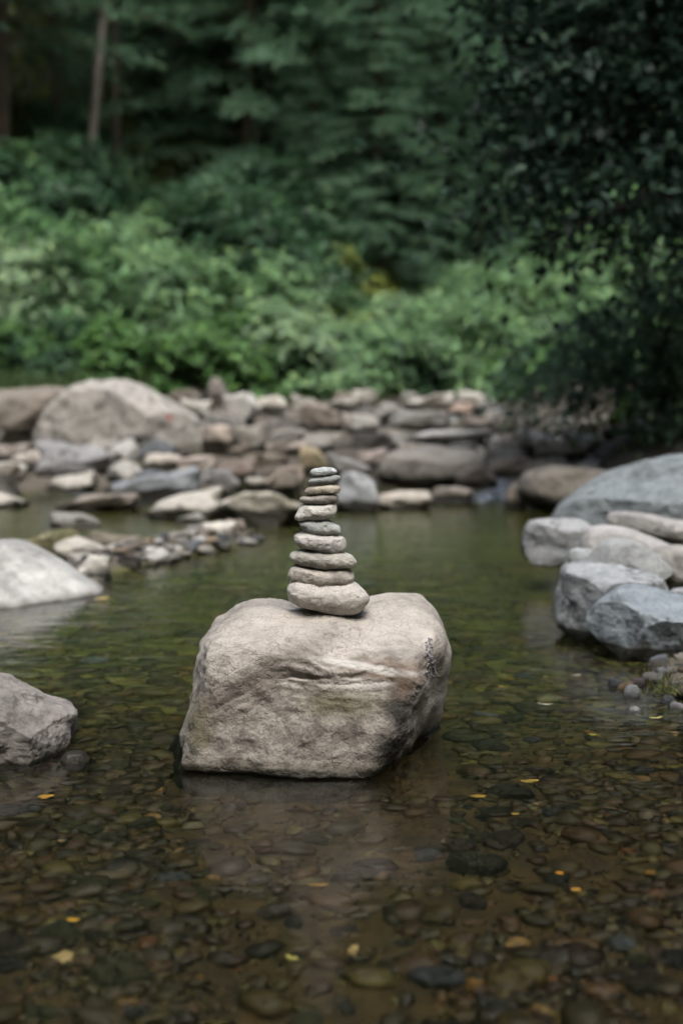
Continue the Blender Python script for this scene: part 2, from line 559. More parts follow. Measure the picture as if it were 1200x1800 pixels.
def axis(segs):
    out = []
    for a, b, n in segs:
        out.append(np.linspace(a, b, n, endpoint=False))
    out.append([segs[-1][1]])
    return np.concatenate(out)
def grid_mesh(name, xs, ys, fz):
    X, Y = np.meshgrid(xs, ys, indexing='ij')
    Z = fz(X, Y)
    v = np.stack([X, Y, Z], -1).reshape(-1, 3)
    nx, ny = len(xs), len(ys)
    i, j = np.meshgrid(np.arange(nx - 1), np.arange(ny - 1), indexing='ij')
    a = i * ny + j
    f = np.stack([a, a + ny, a + ny + 1, a + 1], -1).reshape(-1, 4)
    return mesh_np(name, v, f)
xs = axis([(-90, -12, 26), (-12, -3, 36), (-3, 3, 150), (3, 12, 36), (12, 90, 26)])
ys = axis([(-60, 0, 24), (0, 1.4, 8), (1.4, 9, 190), (9, 30, 90), (30, 110, 40)])
o = link('ground', grid_mesh('ground', xs, ys, ground), MAT['ground'])
tag(o, 'stony stream bed rising into the wooded far hillside', None, None, 'structure')

xs = axis([(-6, -2, 10), (-2, 2, 40), (2, 6, 10)])
ys = axis([(-8, 1, 9), (1, 8.6, 60)])
o = link('pool_water', grid_mesh('pool_water', xs, ys, lambda X, Y: np.zeros_like(X)), MAT['water'])
tag(o, 'clear shallow pool of the stream over pebbles', None, None, 'structure')

def rapid_z(X, Y):
    z = np.interp(Y, [7.9, 8.5, 8.9, 9.6, 10.0, 11.2, 11.6, 13, 13.5, 16, 20, 26], [-0.012, 0.02, 0.075, 0.10, 0.20, 0.235, 0.31, 0.35, 0.41, 0.47, 0.54, 0.68])
    p = np.stack([X.ravel(), Y.ravel(), 0 * X.ravel()], 1)
    return z + (fbm(p * np.array([3.0, 2.0, 1]), 31, 3) * 0.018).reshape(z.shape)
xs = axis([(-4.5, 4.5, 110)])
ys = axis([(7.9, 16, 160), (16, 24, 40)])
me = grid_mesh('rapids_water', xs, ys, rapid_z)
at = me.color_attributes.new("tint", 'FLOAT_COLOR', 'POINT')
co = np.zeros(len(me.vertices) * 3, np.float32); me.vertices.foreach_get("co", co); co = co.reshape(-1, 3)
slope = np.full(len(co), 0.30)
for px_, py_, r_, k_ in ((735, 893, .16, .40), (800, 888, .20, .45), (850, 885, .16, .42), (885, 868, .12, .42), (872, 845, .10, .40), (690, 765, .12, .3), (800, 735, .12, .36), (925, 742, .18, .42), (970, 745, .15, .42), (1000, 770, .12, .36), (560, 778, .10, .25), (150, 872, .12, .2), (430, 925, .15, .3)):
    q_ = on_ground(px_, py_)
    slope += k_ * np.exp(-(((co[:, 0] - q_[0]) / (r_ * 1.2)) ** 2 + ((co[:, 1] - q_[1]) / (r_ * 2.2)) ** 2))
slope = np.minimum(slope, 0.60)
at.data.foreach_set("color", np.repeat(slope.astype(np.float32)[:, None], 4, 1).ravel())
o = link('rapids_water', me, MAT['rapids'])
tag(o, 'white-flecked stream water running between the rapids rocks', None, None, 'structure')

# ------------------------------------------------------------------ rocks
def poly_dirs(seed, nplanes=9, flat_top=0.0):
    r = np.random.default_rng(seed)
    N = [(1, 0, 0), (-1, 0, 0), (0, 1, 0), (0, -1, 0), (0, 0, 1), (0, 0, -1)]
    H = [1.0] * 6
    for _ in range(nplanes):
        n = r.normal(size=3); n /= np.linalg.norm(n)
        if flat_top and abs(n[2]) > 0.75: n[2] *= 0.5; n /= np.linalg.norm(n)
        N.append(n); H.append(r.uniform(0.80, 1.15))
    return np.array(N, float), np.array(H, float)
def poly_radius(d, N, H, p):
    s = np.maximum(d @ N.T / H[None, :], 0)
    return (s ** p).sum(1) ** (-1.0 / p)
def unit_rock(seed, sub=4, p=7.0, planes=9, amp=0.07, flat=0.0, lean=0.0, freq=1.7, warp=0.18):
    d, f = ico(sub)
    N, H = poly_dirs(seed, planes, flat)
    r = poly_radius(d, N, H, p)
    v = d * r[:, None]
    v = v * (1 + warp * fbm(v * 0.9, seed + 3, 2))[:, None]
    n = fbm(v * freq, seed + 50, 5, 0.52)
    ridg = 1 - np.abs(fbm(v * freq * 0.8 + 9, seed + 70, 3))
    v = v * (1 + amp * n + amp * 0.6 * (ridg - 0.6))[:, None]
    v[:, 2] += lean * v[:, 0]
    lo, hi = v.min(0), v.max(0)
    v = (v - (lo + hi) / 2) / ((hi - lo) / 2)
    return v, f

def rock_props(o, col, wet=-9.0, grain=1.0, stain=0.5, moss=0.0, k=1.0):
    o.color = (col[0] * k, col[1] * k, col[2] * k, 1)
    o["wet_z"] = float(wet); o["grain"] = float(grain); o["stain"] = float(stain); o["moss"] = float(moss)

PALE = (0.275, 0.262, 0.228); GREY = (0.15, 0.146, 0.132); BROWN = (0.112, 0.098, 0.076); DARK = (0.038, 0.036, 0.033)
BLUE = (0.098, 0.106, 0.112); PINK = (0.168, 0.147, 0.124); WHITE = (0.37, 0.36, 0.33)

def box_rock(label, box, col, seed, depth=0.75, p=7.0, planes=9, amp=0.07, lean=0.0, sub=4, stain=0.5, moss=0.0,
             name='rock', cat='rock', group='rocks in the rapids', sink=0.25, z=None, flat=0.0, wet=True, wetf=0.4):
    x0, y0, x1, y1 = box
    cx = (x0 + x1) / 2
    c = on_ground(cx, y1) if z is None else at_z(cx, y1, z)
    base = c[2]
    w = (x1 - x0) / FPX * c[1]
    dep = w * depth
    Y = c[1] + dep * 0.42
    w = (x1 - x0) / FPX * Y * 1.01
    X = (cx - 600) / FPX * Y
    zt = at_y(cx, y0, Y)[2]
    h = max(zt - base, 0.02)
    zb = base - h * sink - 0.03
    v, f = unit_rock(seed, sub, p, planes, amp, flat, lean)
    v = v * np.array([w / 2, dep / 2, (zt - zb) / 2])
    me = mesh_np(name, v, f)
    o = link(name, me, MAT['rock'], None, (X, Y, (zt + zb) / 2))
    rock_props(o, col, (base + (0.02 if Y < 6 else wetf * h)) if wet else -9, 1.0 if Y < 6 else 0.6, min(1.0, stain * 1.3), moss, 1.3)
    tag(o, label, cat, group)
    return o

def spline_closed(pts, n=20, k=0.42):
    P = np.asarray(pts, float)
    out = []
    m = len(P)
    for i in range(m):
        p0, p1, p2, p3 = P[i - 1], P[i], P[(i + 1) % m], P[(i + 2) % m]
        t = np.linspace(0, 1, n, endpoint=False)[:, None]
        # centripetal-ish catmull-rom with reduced tension keeps corners
        m1, m2 = (p2 - p0) * k, (p3 - p1) * k
        out.append((2 * t ** 3 - 3 * t ** 2 + 1) * p1 + (t ** 3 - 2 * t ** 2 + t) * m1 + (-2 * t ** 3 + 3 * t ** 2) * p2 + (t ** 3 - t ** 2) * m2)
    return np.concatenate(out)
def outline_shape(pts, depth_half, seed, sub=5, q=2.6, amp=0.03, freq=2.0, facets=5, fs=0.8, skew=0.0, cuts=()):
    """pts: outline in metres (x, z) around its own centre; the body is as deep as depth_half towards both sides"""
    d, f = ico(sub)
    S = spline_closed(pts)
    ang = np.arctan2(S[:, 1], S[:, 0]); rad = np.hypot(S[:, 0], S[:, 1])
    k = np.argsort(ang)
    ang, rad = ang[k], rad[k]
    size = rad.mean()
    asp = np.array([np.abs(S[:, 0]).max(), depth_half, np.abs(S[:, 1]).max()])
    dd = d * asp
    dd /= np.linalg.norm(dd, axis=1)[:, None]
    phi = np.arctan2(dd[:, 2], dd[:, 0])
    Rr = np.interp(phi, np.concatenate([ang - 2 * np.pi, ang, ang + 2 * np.pi]), np.concatenate([rad, rad, rad]))
    rho = np.hypot(dd[:, 0], dd[:, 2])
    r = ((rho / Rr) ** q + (np.abs(dd[:, 1]) / depth_half) ** q) ** (-1.0 / q)
    v = dd * r[:, None]
    if facets:
        rr = np.random.default_rng(seed)
        for _ in range(facets):
            n = rr.normal(size=3); n[1] = -abs(n[1]) - 0.4; n /= np.linalg.norm(n)
            s = v @ n
            lim = s.max() * rr.uniform(0.80, 0.94)
            over = np.maximum(s - lim, 0)
            v = v - n[None, :] * (over * fs)[:, None]
    for n, fr in cuts:
        n = np.array(n, float); n /= np.linalg.norm(n)
        sd_ = v @ n
        lim = sd_.max() * fr
        v = v - n[None, :] * (np.maximum(sd_ - lim, 0) * 0.93)[:, None]
    nn = fbm(v / size * freq, seed + 5, 5, 0.5)
    v = v + (v / np.linalg.norm(v, axis=1)[:, None]) * (nn * amp * size)[:, None]
    v[:, 1] += skew * v[:, 2]
    return v, f

def outline_rock(label, outline, Y, depth, col, seed, name='boulder', cat='boulder', group=None, sub=6, q=2.6, amp=0.03, facets=5,
                 stain=0.5, moss=0.0, wet=0.012, grain=1.0, skew=0.0, freq=2.0, mat='rock', fs=0.8, cuts=()):
    P = np.array([at_y(a, b, Y) for a, b in outline])
    c = (P.min(0) + P.max(0)) / 2
    if name == 'cairn_stone': P[:, 2] = c[2] + (P[:, 2] - c[2]) * 1.07
    v, f = outline_shape(P[:, [0, 2]] - c[[0, 2]], depth / 2, seed, sub, q, amp, freq, facets, fs, skew, cuts)
    o = link(name, mesh_np(name, v, f), MAT[mat], None, (c[0], Y, c[2]))
    rock_props(o, col, wet, grain, stain, moss, 1.0 if name == 'cairn_stone' else 0.68)
    tag(o, label, cat, group)
    return o

# ---- the big boulder in the middle
BC = np.array([-0.045, 2.82, 0.10])
def big_boulder():
    d, f = ico(7)
    planes = [((-0.1, 2.590, 0.0), (-0.06, -0.93, 0.36)),
              ((-0.325, 2.75, 0.0), (-0.96, -0.08, 0.24)),
              ((-0.275, 2.61, 0.05), (-0.72, -0.66, 0.25)),
              ((0.118, 2.72, 0.0), (0.90, -0.36, -0.28)),
              ((0.236, 2.88, 0.15), (0.98, -0.10, 0.10)),
              ((0.212, 2.85, 0.225), (0.78, -0.10, 0.62)),
              ((0.0, 2.90, 0.274), (0.0, -0.04, 1.0)),
              ((0.0, 2.70, 0.232), (0.0, -0.34, 0.94)),
              ((-0.235, 2.78, 0.236), (-0.55, -0.10, 0.83)),
              ((0.0, 2.645, 0.20), (0.0, -0.74, 0.67)),
              ((0.0, 3.06, 0.1), (0.0, 0.98, 0.2)),
              ((0.2, 3.00, 0.1), (0.7, 0.7, 0.0)),
              ((-0.25, 3.00, 0.1), (-0.7, 0.7, 0.1)),
              ((0, 2.8, -0.16), (0, 0, -1))]
    N, H = [], []
    for pt, n in planes:
        n = np.array(n) / np.linalg.norm(n)
        N.append(n); H.append(float(n @ (np.array(pt) - BC)))
    r = poly_radius(d, np.array(N), np.array(H), 17.0)
    v = d * r[:, None]
    w = v + BC
    rad = v / np.linalg.norm(v, axis=1)[:, None]
    disp = 0.013 * fbm(v * 6.5, 3, 3) + (0.0045 - 0.0030 * sstep(0.14, 0.20, v[:, 0])) * fbm(v * 24, 8, 4, 0.55)
    front = sstep(0.0, -0.12, v[:, 1]) 
    # ledge across the front: rock above overhangs the weathered hollow below
    zl = np.interp(w[:, 0], [-0.32, -0.27, -0.21, -0.15, -0.10, -0.05, 0.0, 0.05, 0.09, 0.13, 0.17, 0.25], [0.075, 0.105, 0.15, 0.19, 0.196, 0.188, 0.184, 0.186, 0.182, 0.165, 0.13, 0.08])
    zl = zl + 0.010 * fbm(w * np.array([7, 7, 7]), 12, 3)
    dz = w[:, 2] - zl
    m = sstep(-0.31, -0.22, w[:, 0]) * sstep(0.18, 0.11, w[:, 0]) * front
    # folded layers bent over the face, and one short crevice under them
    env = np.exp(-(dz / 0.035) ** 2)
    disp += m * env * 0.0016 * np.clip(0.5 + 1.4 * fbm(w * 11, 63, 3), 0, 1.2) * np.sin(dz / 0.0165 * 6.283 + 4.5 * fbm(w * 9, 61, 4))
    disp += m * 0.0022 * fbm(np.stack([w[:, 0] * 12, w[:, 1] * 12, dz * 75], 1), 66, 4) * np.exp(-(dz / 0.06) ** 2)
    disp += m * (0.0035 * np.exp(-((dz - 0.016) / 0.014) ** 2) - 0.005 * sstep(0.005, -0.015, dz) * sstep(-0.10, -0.04, dz))
    cv = sstep(-0.13, -0.10, w[:, 0]) * sstep(-0.005, -0.045, w[:, 0])
    disp += -0.008 * cv * front * np.exp(-((dz + 0.008 - 0.15 * (w[:, 0] + 0.07)) / 0.0035) ** 2)
    cv2 = sstep(-0.02, 0.02, w[:, 0]) * sstep(0.12, 0.07, w[:, 0])
    disp += -0.005 * cv2 * front * np.exp(-((dz - 0.004) / 0.005) ** 2)
    # hollow scoop down to the lower left of the face
    s = (w[:, 0] + 0.17) - 0.6 * (w[:, 2] - 0.08)
    disp += -0.010 * np.exp(-(s / 0.045) ** 2) * sstep(0.17, 0.06, w[:, 2]) * front
    # vertical break between the front and the right-hand side
    k = (w[:, 0] - 0.165) - 0.10 * (0.25 - w[:, 2])
    disp += -0.006 * np.exp(-(k / 0.012) ** 2) * sstep(0.10, 0.18, w[:, 2]) * sstep(0.275, 0.25, w[:, 2])
    # saddle carrying the cairn, hump on the right of it
    disp += -0.009 * np.exp(-(((w[:, 0] - 0.035) / 0.075) ** 2 + ((w[:, 1] - 2.86) / 0.25) ** 2)) * sstep(0.15, 0.24, w[:, 2])
    disp += 0.012 * np.exp(-(((w[:, 0] - 0.14) / 0.05) ** 2 + ((w[:, 1] - 2.9) / 0.12) ** 2)) * sstep(0.15, 0.24, w[:, 2])
    # chipped lower rim
    disp += 0.0022 * fbm(w * np.array([20, 20, 40]), 41, 3) * front
    # undercut foot at the waterline
    disp += -0.017 * sstep(0.010, -0.012, w[:, 2] + 0.004 * fbm(w * 12, 71, 2)) * sstep(0.06, 0.02, w[:, 1] - 2.84 - 0.0)
    # pits
    for px, pz, rr_ in ((-0.205, 0.255, 0.008), (-0.19, 0.263, 0.005), (-0.13, 0.28, 0.005), (0.155, 0.285, 0.006)):
        disp += -0.006 * np.exp(-(((w[:, 0] - px) / rr_) ** 2 + ((w[:, 2] - pz) / rr_) ** 2)) * front
    v = v + rad * disp[:, None]
    o = link('boulder', mesh_np('boulder', v, f), MAT['boulder'], None, BC)
    # object-space pattern of the material is laid out around x, z of the place
    return o, v + BC
bo, bw = big_boulder()
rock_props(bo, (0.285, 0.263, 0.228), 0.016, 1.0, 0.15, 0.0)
tag(bo, 'large pale weathered boulder in the pool carrying the stone cairn', 'boulder')
# move its texture space to the place: the mesh keeps coordinates relative to (0, 2.82, 0)
me = bo.data
co = (bw - np.array([0, 2.82, 0])).astype(np.float32)
me.vertices.foreach_set("co", co.ravel()); me.update()
bo.location = (0, 2.82, 0)

def boulder_top(x, y):
    d2 = (bw[:, 0] - x) ** 2 + (bw[:, 1] - y) ** 2
    k = np.where(d2 < 0.02 ** 2)[0]
    return bw[k, 2].max()

# thin meniscus where the pool climbs the boulder
near = bw[np.abs(bw[:, 2]) < 0.004]
an = np.arctan2(near[:, 1] - 2.82, near[:, 0] + 0.045)
rd = np.hypot(near[:, 1] - 2.82, near[:, 0] + 0.045)
k_ = np.argsort(an)
ga = np.linspace(-np.pi, np.pi, 361)[:-1]
gr = np.interp(ga, an[k_], rd[k_], period=2 * np.pi)
gr = (gr + np.roll(gr, 1) + np.roll(gr, -1)) / 3
rings = []
for dr_, zz_ in ((-0.004, 0.0050), (0.0005, 0.0030), (0.0025, 0.0014), (0.005, 0.0007), (0.008, 0.0004)):
    rings.append(np.stack([np.cos(ga) * (gr + dr_) - 0.045, np.sin(ga) * (gr + dr_) + 2.82, np.full(360, zz_)], 1))
i_, j_ = np.meshgrid(np.arange(4), np.arange(360), indexing='ij')
q_ = np.stack([i_ * 360 + j_, (i_ + 1) * 360 + j_, (i_ + 1) * 360 + (j_ + 1) % 360, i_ * 360 + (j_ + 1) % 360], -1).reshape(-1, 4)
link('meniscus', mesh_np('meniscus', np.concatenate(rings), q_), MAT['water'], bpy.data.objects['pool_water'])

# cluster of tiny empty egg cases on its right-hand side
def surface_at(px, py):
    d = ray(px, py); d /= np.linalg.norm(d)
    rel = bw - np.array([0, 0, CAM_H])
    t = rel @ d
    off = np.linalg.norm(rel - t[:, None] * d, axis=1)
    k = np.where(off < 0.006)[0]
    if len(k) == 0: return None
    j = k[np.argmin(t[k])]
    return bw[j]
parts = []
pts = [(755 + 0.11 * (y - 1120) + R.uniform(-7, 7), y) for y in np.linspace(1118, 1193, 60)]
for px, py in pts:
    s = surface_at(px, py)
    if s is None: continue
    n = np.array([0.75, -0.62, 0.2]) + np.array([R.uniform(-.3, .3) for _ in range(3)])
    n /= np.linalg.norm(n)
    r0 = R.uniform(0.0016, 0.0024)
    pth = [s - n * 0.001, s + n * 0.0022, s + n * 0.003, s + n * 0.0022, s + n * 0.0006]
    v, f = tube(pth, [r0, r0 * 1.05, r0 * 0.85, r0 * 0.6, r0 * 0.45], 8)
    parts.append((v - np.array([0, 2.82, 0]), f))
v, f = join(parts)
t = NT('egg_case'); t.principled((0.19, 0.175, 0.19), 0.7)
ec = link('egg_cases', mesh_np('egg_cases', v, f), t.m, bo)
tag(ec, 'streak of tiny grey ring-shaped egg cases', None, None, 'stuff')

# ---- the cairn: ten stones
CY = 2.86
S = 4.6154
def zo(pts): return [(460 + a / S, 790 + b / S) for a, b in pts]
cairn = [
    ('small flat oval stone at the very top of the cairn', zo([(392, 190), (405, 165), (470, 150), (560, 150), (603, 165), (612, 185), (585, 203), (480, 216), (410, 215)]), (0.34, 0.365, 0.355)),
    ('second stone from the top of the cairn, thin and tilted', zo([(377, 262), (395, 240), (480, 222), (590, 209), (634, 222), (637, 243), (600, 268), (490, 282), (395, 283)]), (0.31, 0.325, 0.315)),
    ('third stone from the top of the cairn, evenly rounded', zo([(353, 338), (375, 312), (450, 290), (570, 281), (625, 297), (636, 325), (615, 355), (520, 362), (400, 368), (360, 358)]), (0.38, 0.345, 0.275)),
    ('fourth stone from the top, thin dark-grooved sliver in the cairn', zo([(305, 405), (330, 385), (430, 370), (560, 362), (610, 375), (616, 405), (575, 438), (440, 437), (330, 428)]), (0.25, 0.235, 0.205)),
    ('fifth stone from the top of the cairn, chunky wedge with pointed left end', zo([(263, 553), (275, 520), (320, 460), (370, 443), (500, 437), (590, 445), (605, 490), (590, 540), (540, 566), (430, 572), (290, 572)]), (0.44, 0.43, 0.39)),
    ('sixth stone from the top of the cairn, humped with a nose at right', zo([(304, 605), (330, 578), (430, 572), (530, 573), (580, 600), (630, 625), (641, 655), (620, 680), (500, 694), (390, 690), (345, 665)]), (0.315, 0.33, 0.31)),
    ('seventh stone from the top of the cairn, smooth rounded lens', zo([(260, 735), (275, 700), (340, 676), (450, 680), (580, 688), (660, 715), (688, 765), (675, 810), (610, 838), (480, 828), (330, 795), (275, 765)]), (0.36, 0.345, 0.32)),
    ('third stone from the bottom of the cairn, wide flat lens', zo([(228, 875), (250, 840), (330, 820), (470, 822), (640, 832), (730, 865), (763, 910), (740, 945), (620, 966), (480, 966), (330, 935), (250, 905)]), (0.33, 0.315, 0.275)),
    ('second stone from the bottom of the cairn, wide with chipped face', zo([(219, 1010), (235, 965), (280, 940), (420, 948), (600, 960), (690, 965), (735, 1000), (750, 1045), (715, 1085), (600, 1105), (430, 1115), (300, 1085), (230, 1045)]), (0.36, 0.33, 0.29)),
    ('largest bottom stone of the cairn resting on the big boulder', zo([(198, 1145), (212, 1095), (265, 1060), (420, 1052), (600, 1062), (730, 1085), (815, 1130), (868, 1198), (852, 1250), (790, 1300), (680, 1330), (540, 1318), (360, 1283), (235, 1225)]), (0.40, 0.375, 0.34)),
]
depths = [0.036, 0.042, 0.048, 0.052, 0.060, 0.062, 0.080, 0.095, 0.098, 0.125]
zb10 = at_y(600, 1077.8, CY)[2]
for i, (lab, outl, col) in enumerate(cairn):
    o = outline_rock(lab, outl, CY, depths[i] * 0.95, col, 300 + i, 'cairn_stone', 'stone', 'stones of the cairn', 5, 2.35, 0.05, 0, 0.6, 0.0, -9, (1.7, 2.3, 1.4, 2.8, 1.9)[i % 5], 0, 2.4)

# ---- near left boulders
outline_rock('rough grey boulder with angular edge at lower left of the pool',
             [(-160, 1300), (-120, 1236), (-40, 1200), (5, 1206), (60, 1236), (105, 1252), (126, 1266), (120, 1295), (108, 1328), (60, 1345), (0, 1362), (-60, 1385), (-140, 1390)],
             2.80, 0.36, (0.27, 0.25, 0.225), 21, sub=6, q=3.2, amp=0.05, facets=3, stain=1.0, grain=1.5, freq=3.4, wet=0.004, cuts=(((.05, -1, .12), .66), ((.5, -.3, .8), .80), ((.9, -.35, 0), .8), ((0, -.5, .9), .75)))
outline_rock('smooth pale sloping boulder at the left edge of the pool',
             [(-330, 1040), (-260, 985), (-140, 958), (-20, 955), (25, 957), (65, 973), (110, 1000), (150, 1027), (180, 1046), (150, 1062), (0, 1085), (-160, 1100), (-300, 1095)],
             4.75, 0.75, (0.47, 0.47, 0.44), 22, sub=6, q=2.6, amp=0.012, facets=0, stain=0.0, wet=0.002, cuts=(((.42, -.42, .80), .74), ((.1, -.8, .5), .78)))
outline_rock('small dark wet rock beside the rough grey boulder',
             [(105, 1338), (120, 1322), (145, 1322), (158, 1335), (166, 1352), (150, 1362), (115, 1358)], 2.72, 0.06, (0.10, 0.095, 0.09), 23,
             name='rock', cat='rock', sub=4, wet=0.03)

# ---- near right rocks
RG = 'rocks along the right bank'
outline_rock('blue-grey boulder with streaked base, nearest on the right bank',
             [(1033, 1095), (1045, 1070), (1085, 1040), (1120, 1030), (1165, 1040), (1215, 1050), (1290, 1070), (1310, 1120), (1270, 1160), (1200, 1172), (1140, 1172), (1085, 1155), (1050, 1125)],
             3.75, 0.30, (0.26, 0.305, 0.325), 31, group=RG, q=2.6, amp=0.05, facets=9, stain=0.9, wet=0.03, cuts=(((-.05, -.45, .9), .74), ((-.2, -.93, -.25), .84), ((-.75, -.6, .1), .80)))
outline_rock('angular pale block with dark left face behind the nearest right boulder',
             [(980, 1085), (986, 1040), (990, 1005), (1010, 995), (1080, 997), (1140, 1008), (1170, 1025), (1160, 1075), (1110, 1100), (1060, 1110), (1010, 1118), (984, 1105)],
             3.98, 0.30, (0.36, 0.385, 0.385), 32, group=RG, q=4.0, amp=0.045, facets=9, stain=0.9, wet=0.03, cuts=(((-.8, -.6, -.05), .70), ((0, -.15, 1), .82), ((.3, -.95, -.1), .72)))
outline_rock('boat-shaped smooth grey stone with brown tip lying on the pale block',
             [(1028, 998), (1045, 965), (1075, 947), (1110, 950), (1150, 972), (1180, 1000), (1188, 1022), (1175, 1037), (1140, 1028), (1090, 1010)],
             4.12, 0.17, (0.35, 0.365, 0.355), 33, group=RG, q=2.4, amp=0.02, facets=9, stain=0.4, wet=-9)
outline_rock('small pale stone wedged left of the boat-shaped stone',
             [(992, 1010), (998, 975), (1012, 965), (1045, 968), (1060, 985), (1055, 1015), (1020, 1020)], 4.30, 0.15, (0.37, 0.39, 0.38), 34,
             name='rock', cat='rock', group=RG, sub=5, q=3.0, stain=0.2, wet=0.0)
outline_rock('pale flat slab lying between the block and the long tapered stone',
             [(1020, 975), (1035, 935), (1070, 926), (1120, 935), (1190, 965), (1200, 1000), (1120, 1005), (1050, 1000)], 4.45, 0.32, (0.42, 0.41, 0.39), 35,
             name='rock', cat='rock', group=RG, sub=5, q=3.0, stain=0.15, wet=-9)
outline_rock('pale square-cut block with dark diagonal groove at the water edge',
             [(920, 960), (924, 928), (940, 916), (1000, 914), (1030, 918), (1045, 935), (1035, 960), (1010, 985), (965, 992), (930, 985)], 5.0, 0.28, (0.38, 0.39, 0.385), 36,
             group=RG, q=3.4, amp=0.05, facets=9, stain=1.0, wet=0.03, cuts=(((-.6, -.8, .1), .74), ((.1, -.2, 1), .84), ((.5, -.85, .1), .78)))
outline_rock('long tapered pale stone lying in front of the great grey slab',
             [(1064, 915), (1075, 901), (1120, 901), (1180, 912), (1260, 925), (1290, 950), (1240, 966), (1190, 955), (1120, 935), (1080, 925)], 4.75, 0.22, (0.41, 0.40, 0.375), 37,
             group=RG, q=2.6, amp=0.025, facets=9, stain=0.9, wet=-9)
outline_rock('great sloping grey slab on the right bank',
             [(972, 935), (990, 890), (1040, 852), (1090, 828), (1150, 812), (1260, 800), (1400, 810), (1420, 900), (1350, 960), (1200, 955), (1080, 945)], 5.7, 0.95, (0.25, 0.285, 0.295), 38,
             group=RG, q=2.3, amp=0.045, facets=9, stain=1.0, wet=0.03, freq=3.0, cuts=(((-.35, -.5, .8), .66), ((-.6, -.8, .1), .7)))
outline_rock('rounded pale stone at the frame edge beside the boat-shaped stone',
             [(1138, 985), (1150, 965), (1190, 958), (1235, 965), (1255, 1000), (1230, 1035), (1170, 1035)], 4.22, 0.16, (0.38, 0.365, 0.335), 39,
             name='rock', cat='rock', group=RG, sub=5, q=2.6, stain=0.3, wet=-9)
outline_rock('flat grey cobble at the frame edge above the nearest right boulder',
             [(1172, 1050), (1185, 1036), (1225, 1034), (1250, 1048), (1235, 1066), (1190, 1066)], 3.95, 0.10, (0.30, 0.31, 0.315), 40,
             name='rock', cat='rock', group=RG, sub=4, q=2.4, stain=0.1, wet=-9)

# ---- big boulders beyond the pool
outline_rock('huge pale lumpy boulder under the shrubs at left',
             [(60, 790), (72, 742), (98, 706), (130, 680), (170, 668), (220, 672), (272, 690), (315, 714), (348, 738), (364, 775), (352, 815), (280, 835), (160, 830), (80, 812)],
             10.4, 1.0, (0.50, 0.475, 0.425), 45, sub=6, q=2.6, amp=0.035, facets=6, stain=0.9, wet=-9, grain=0.55, freq=3.0, moss=0.15, cuts=(((.38, -.45, .8), .90), ((-.2, -.95, .1), .74), ((.7, -.7, .1), .8)))
outline_rock('long brown-grey rounded boulder at the left frame edge',
             [(-190, 760), (-150, 705), (-50, 690), (60, 682), (120, 684), (128, 715), (105, 755), (60, 785), (0, 800), (-120, 800)],
             10.8, 0.9, (0.29, 0.255, 0.21), 46, sub=6, q=2.4, amp=0.05, facets=4, stain=0.8, wet=-9, grain=0.5, moss=0.1)
outline_rock('long dark-bellied boulder spanning the rapids right of the cairn',
             [(664, 830), (680, 800), (720, 788), (790, 786), (835, 792), (852, 815), (845, 845), (800, 862), (720, 866), (675, 855)],
             8.75, 0.40, (0.42, 0.39, 0.34), 47, sub=5, q=2.4, amp=0.05, facets=4, stain=0.3, wet=0.09, grain=0.6)
outline_rock('broad rounded brown boulder at the head of the pool on the right',
             [(910, 855), (922, 832), (960, 819), (1020, 820), (1075, 830), (1090, 850), (1060, 880), (1000, 898), (945, 895), (920, 880)],
             7.55, 0.42, (0.30, 0.275, 0.235), 48, sub=5, q=2.3, amp=0.03, facets=3, stain=0.6, wet=0.08, grain=0.6, moss=0.15)

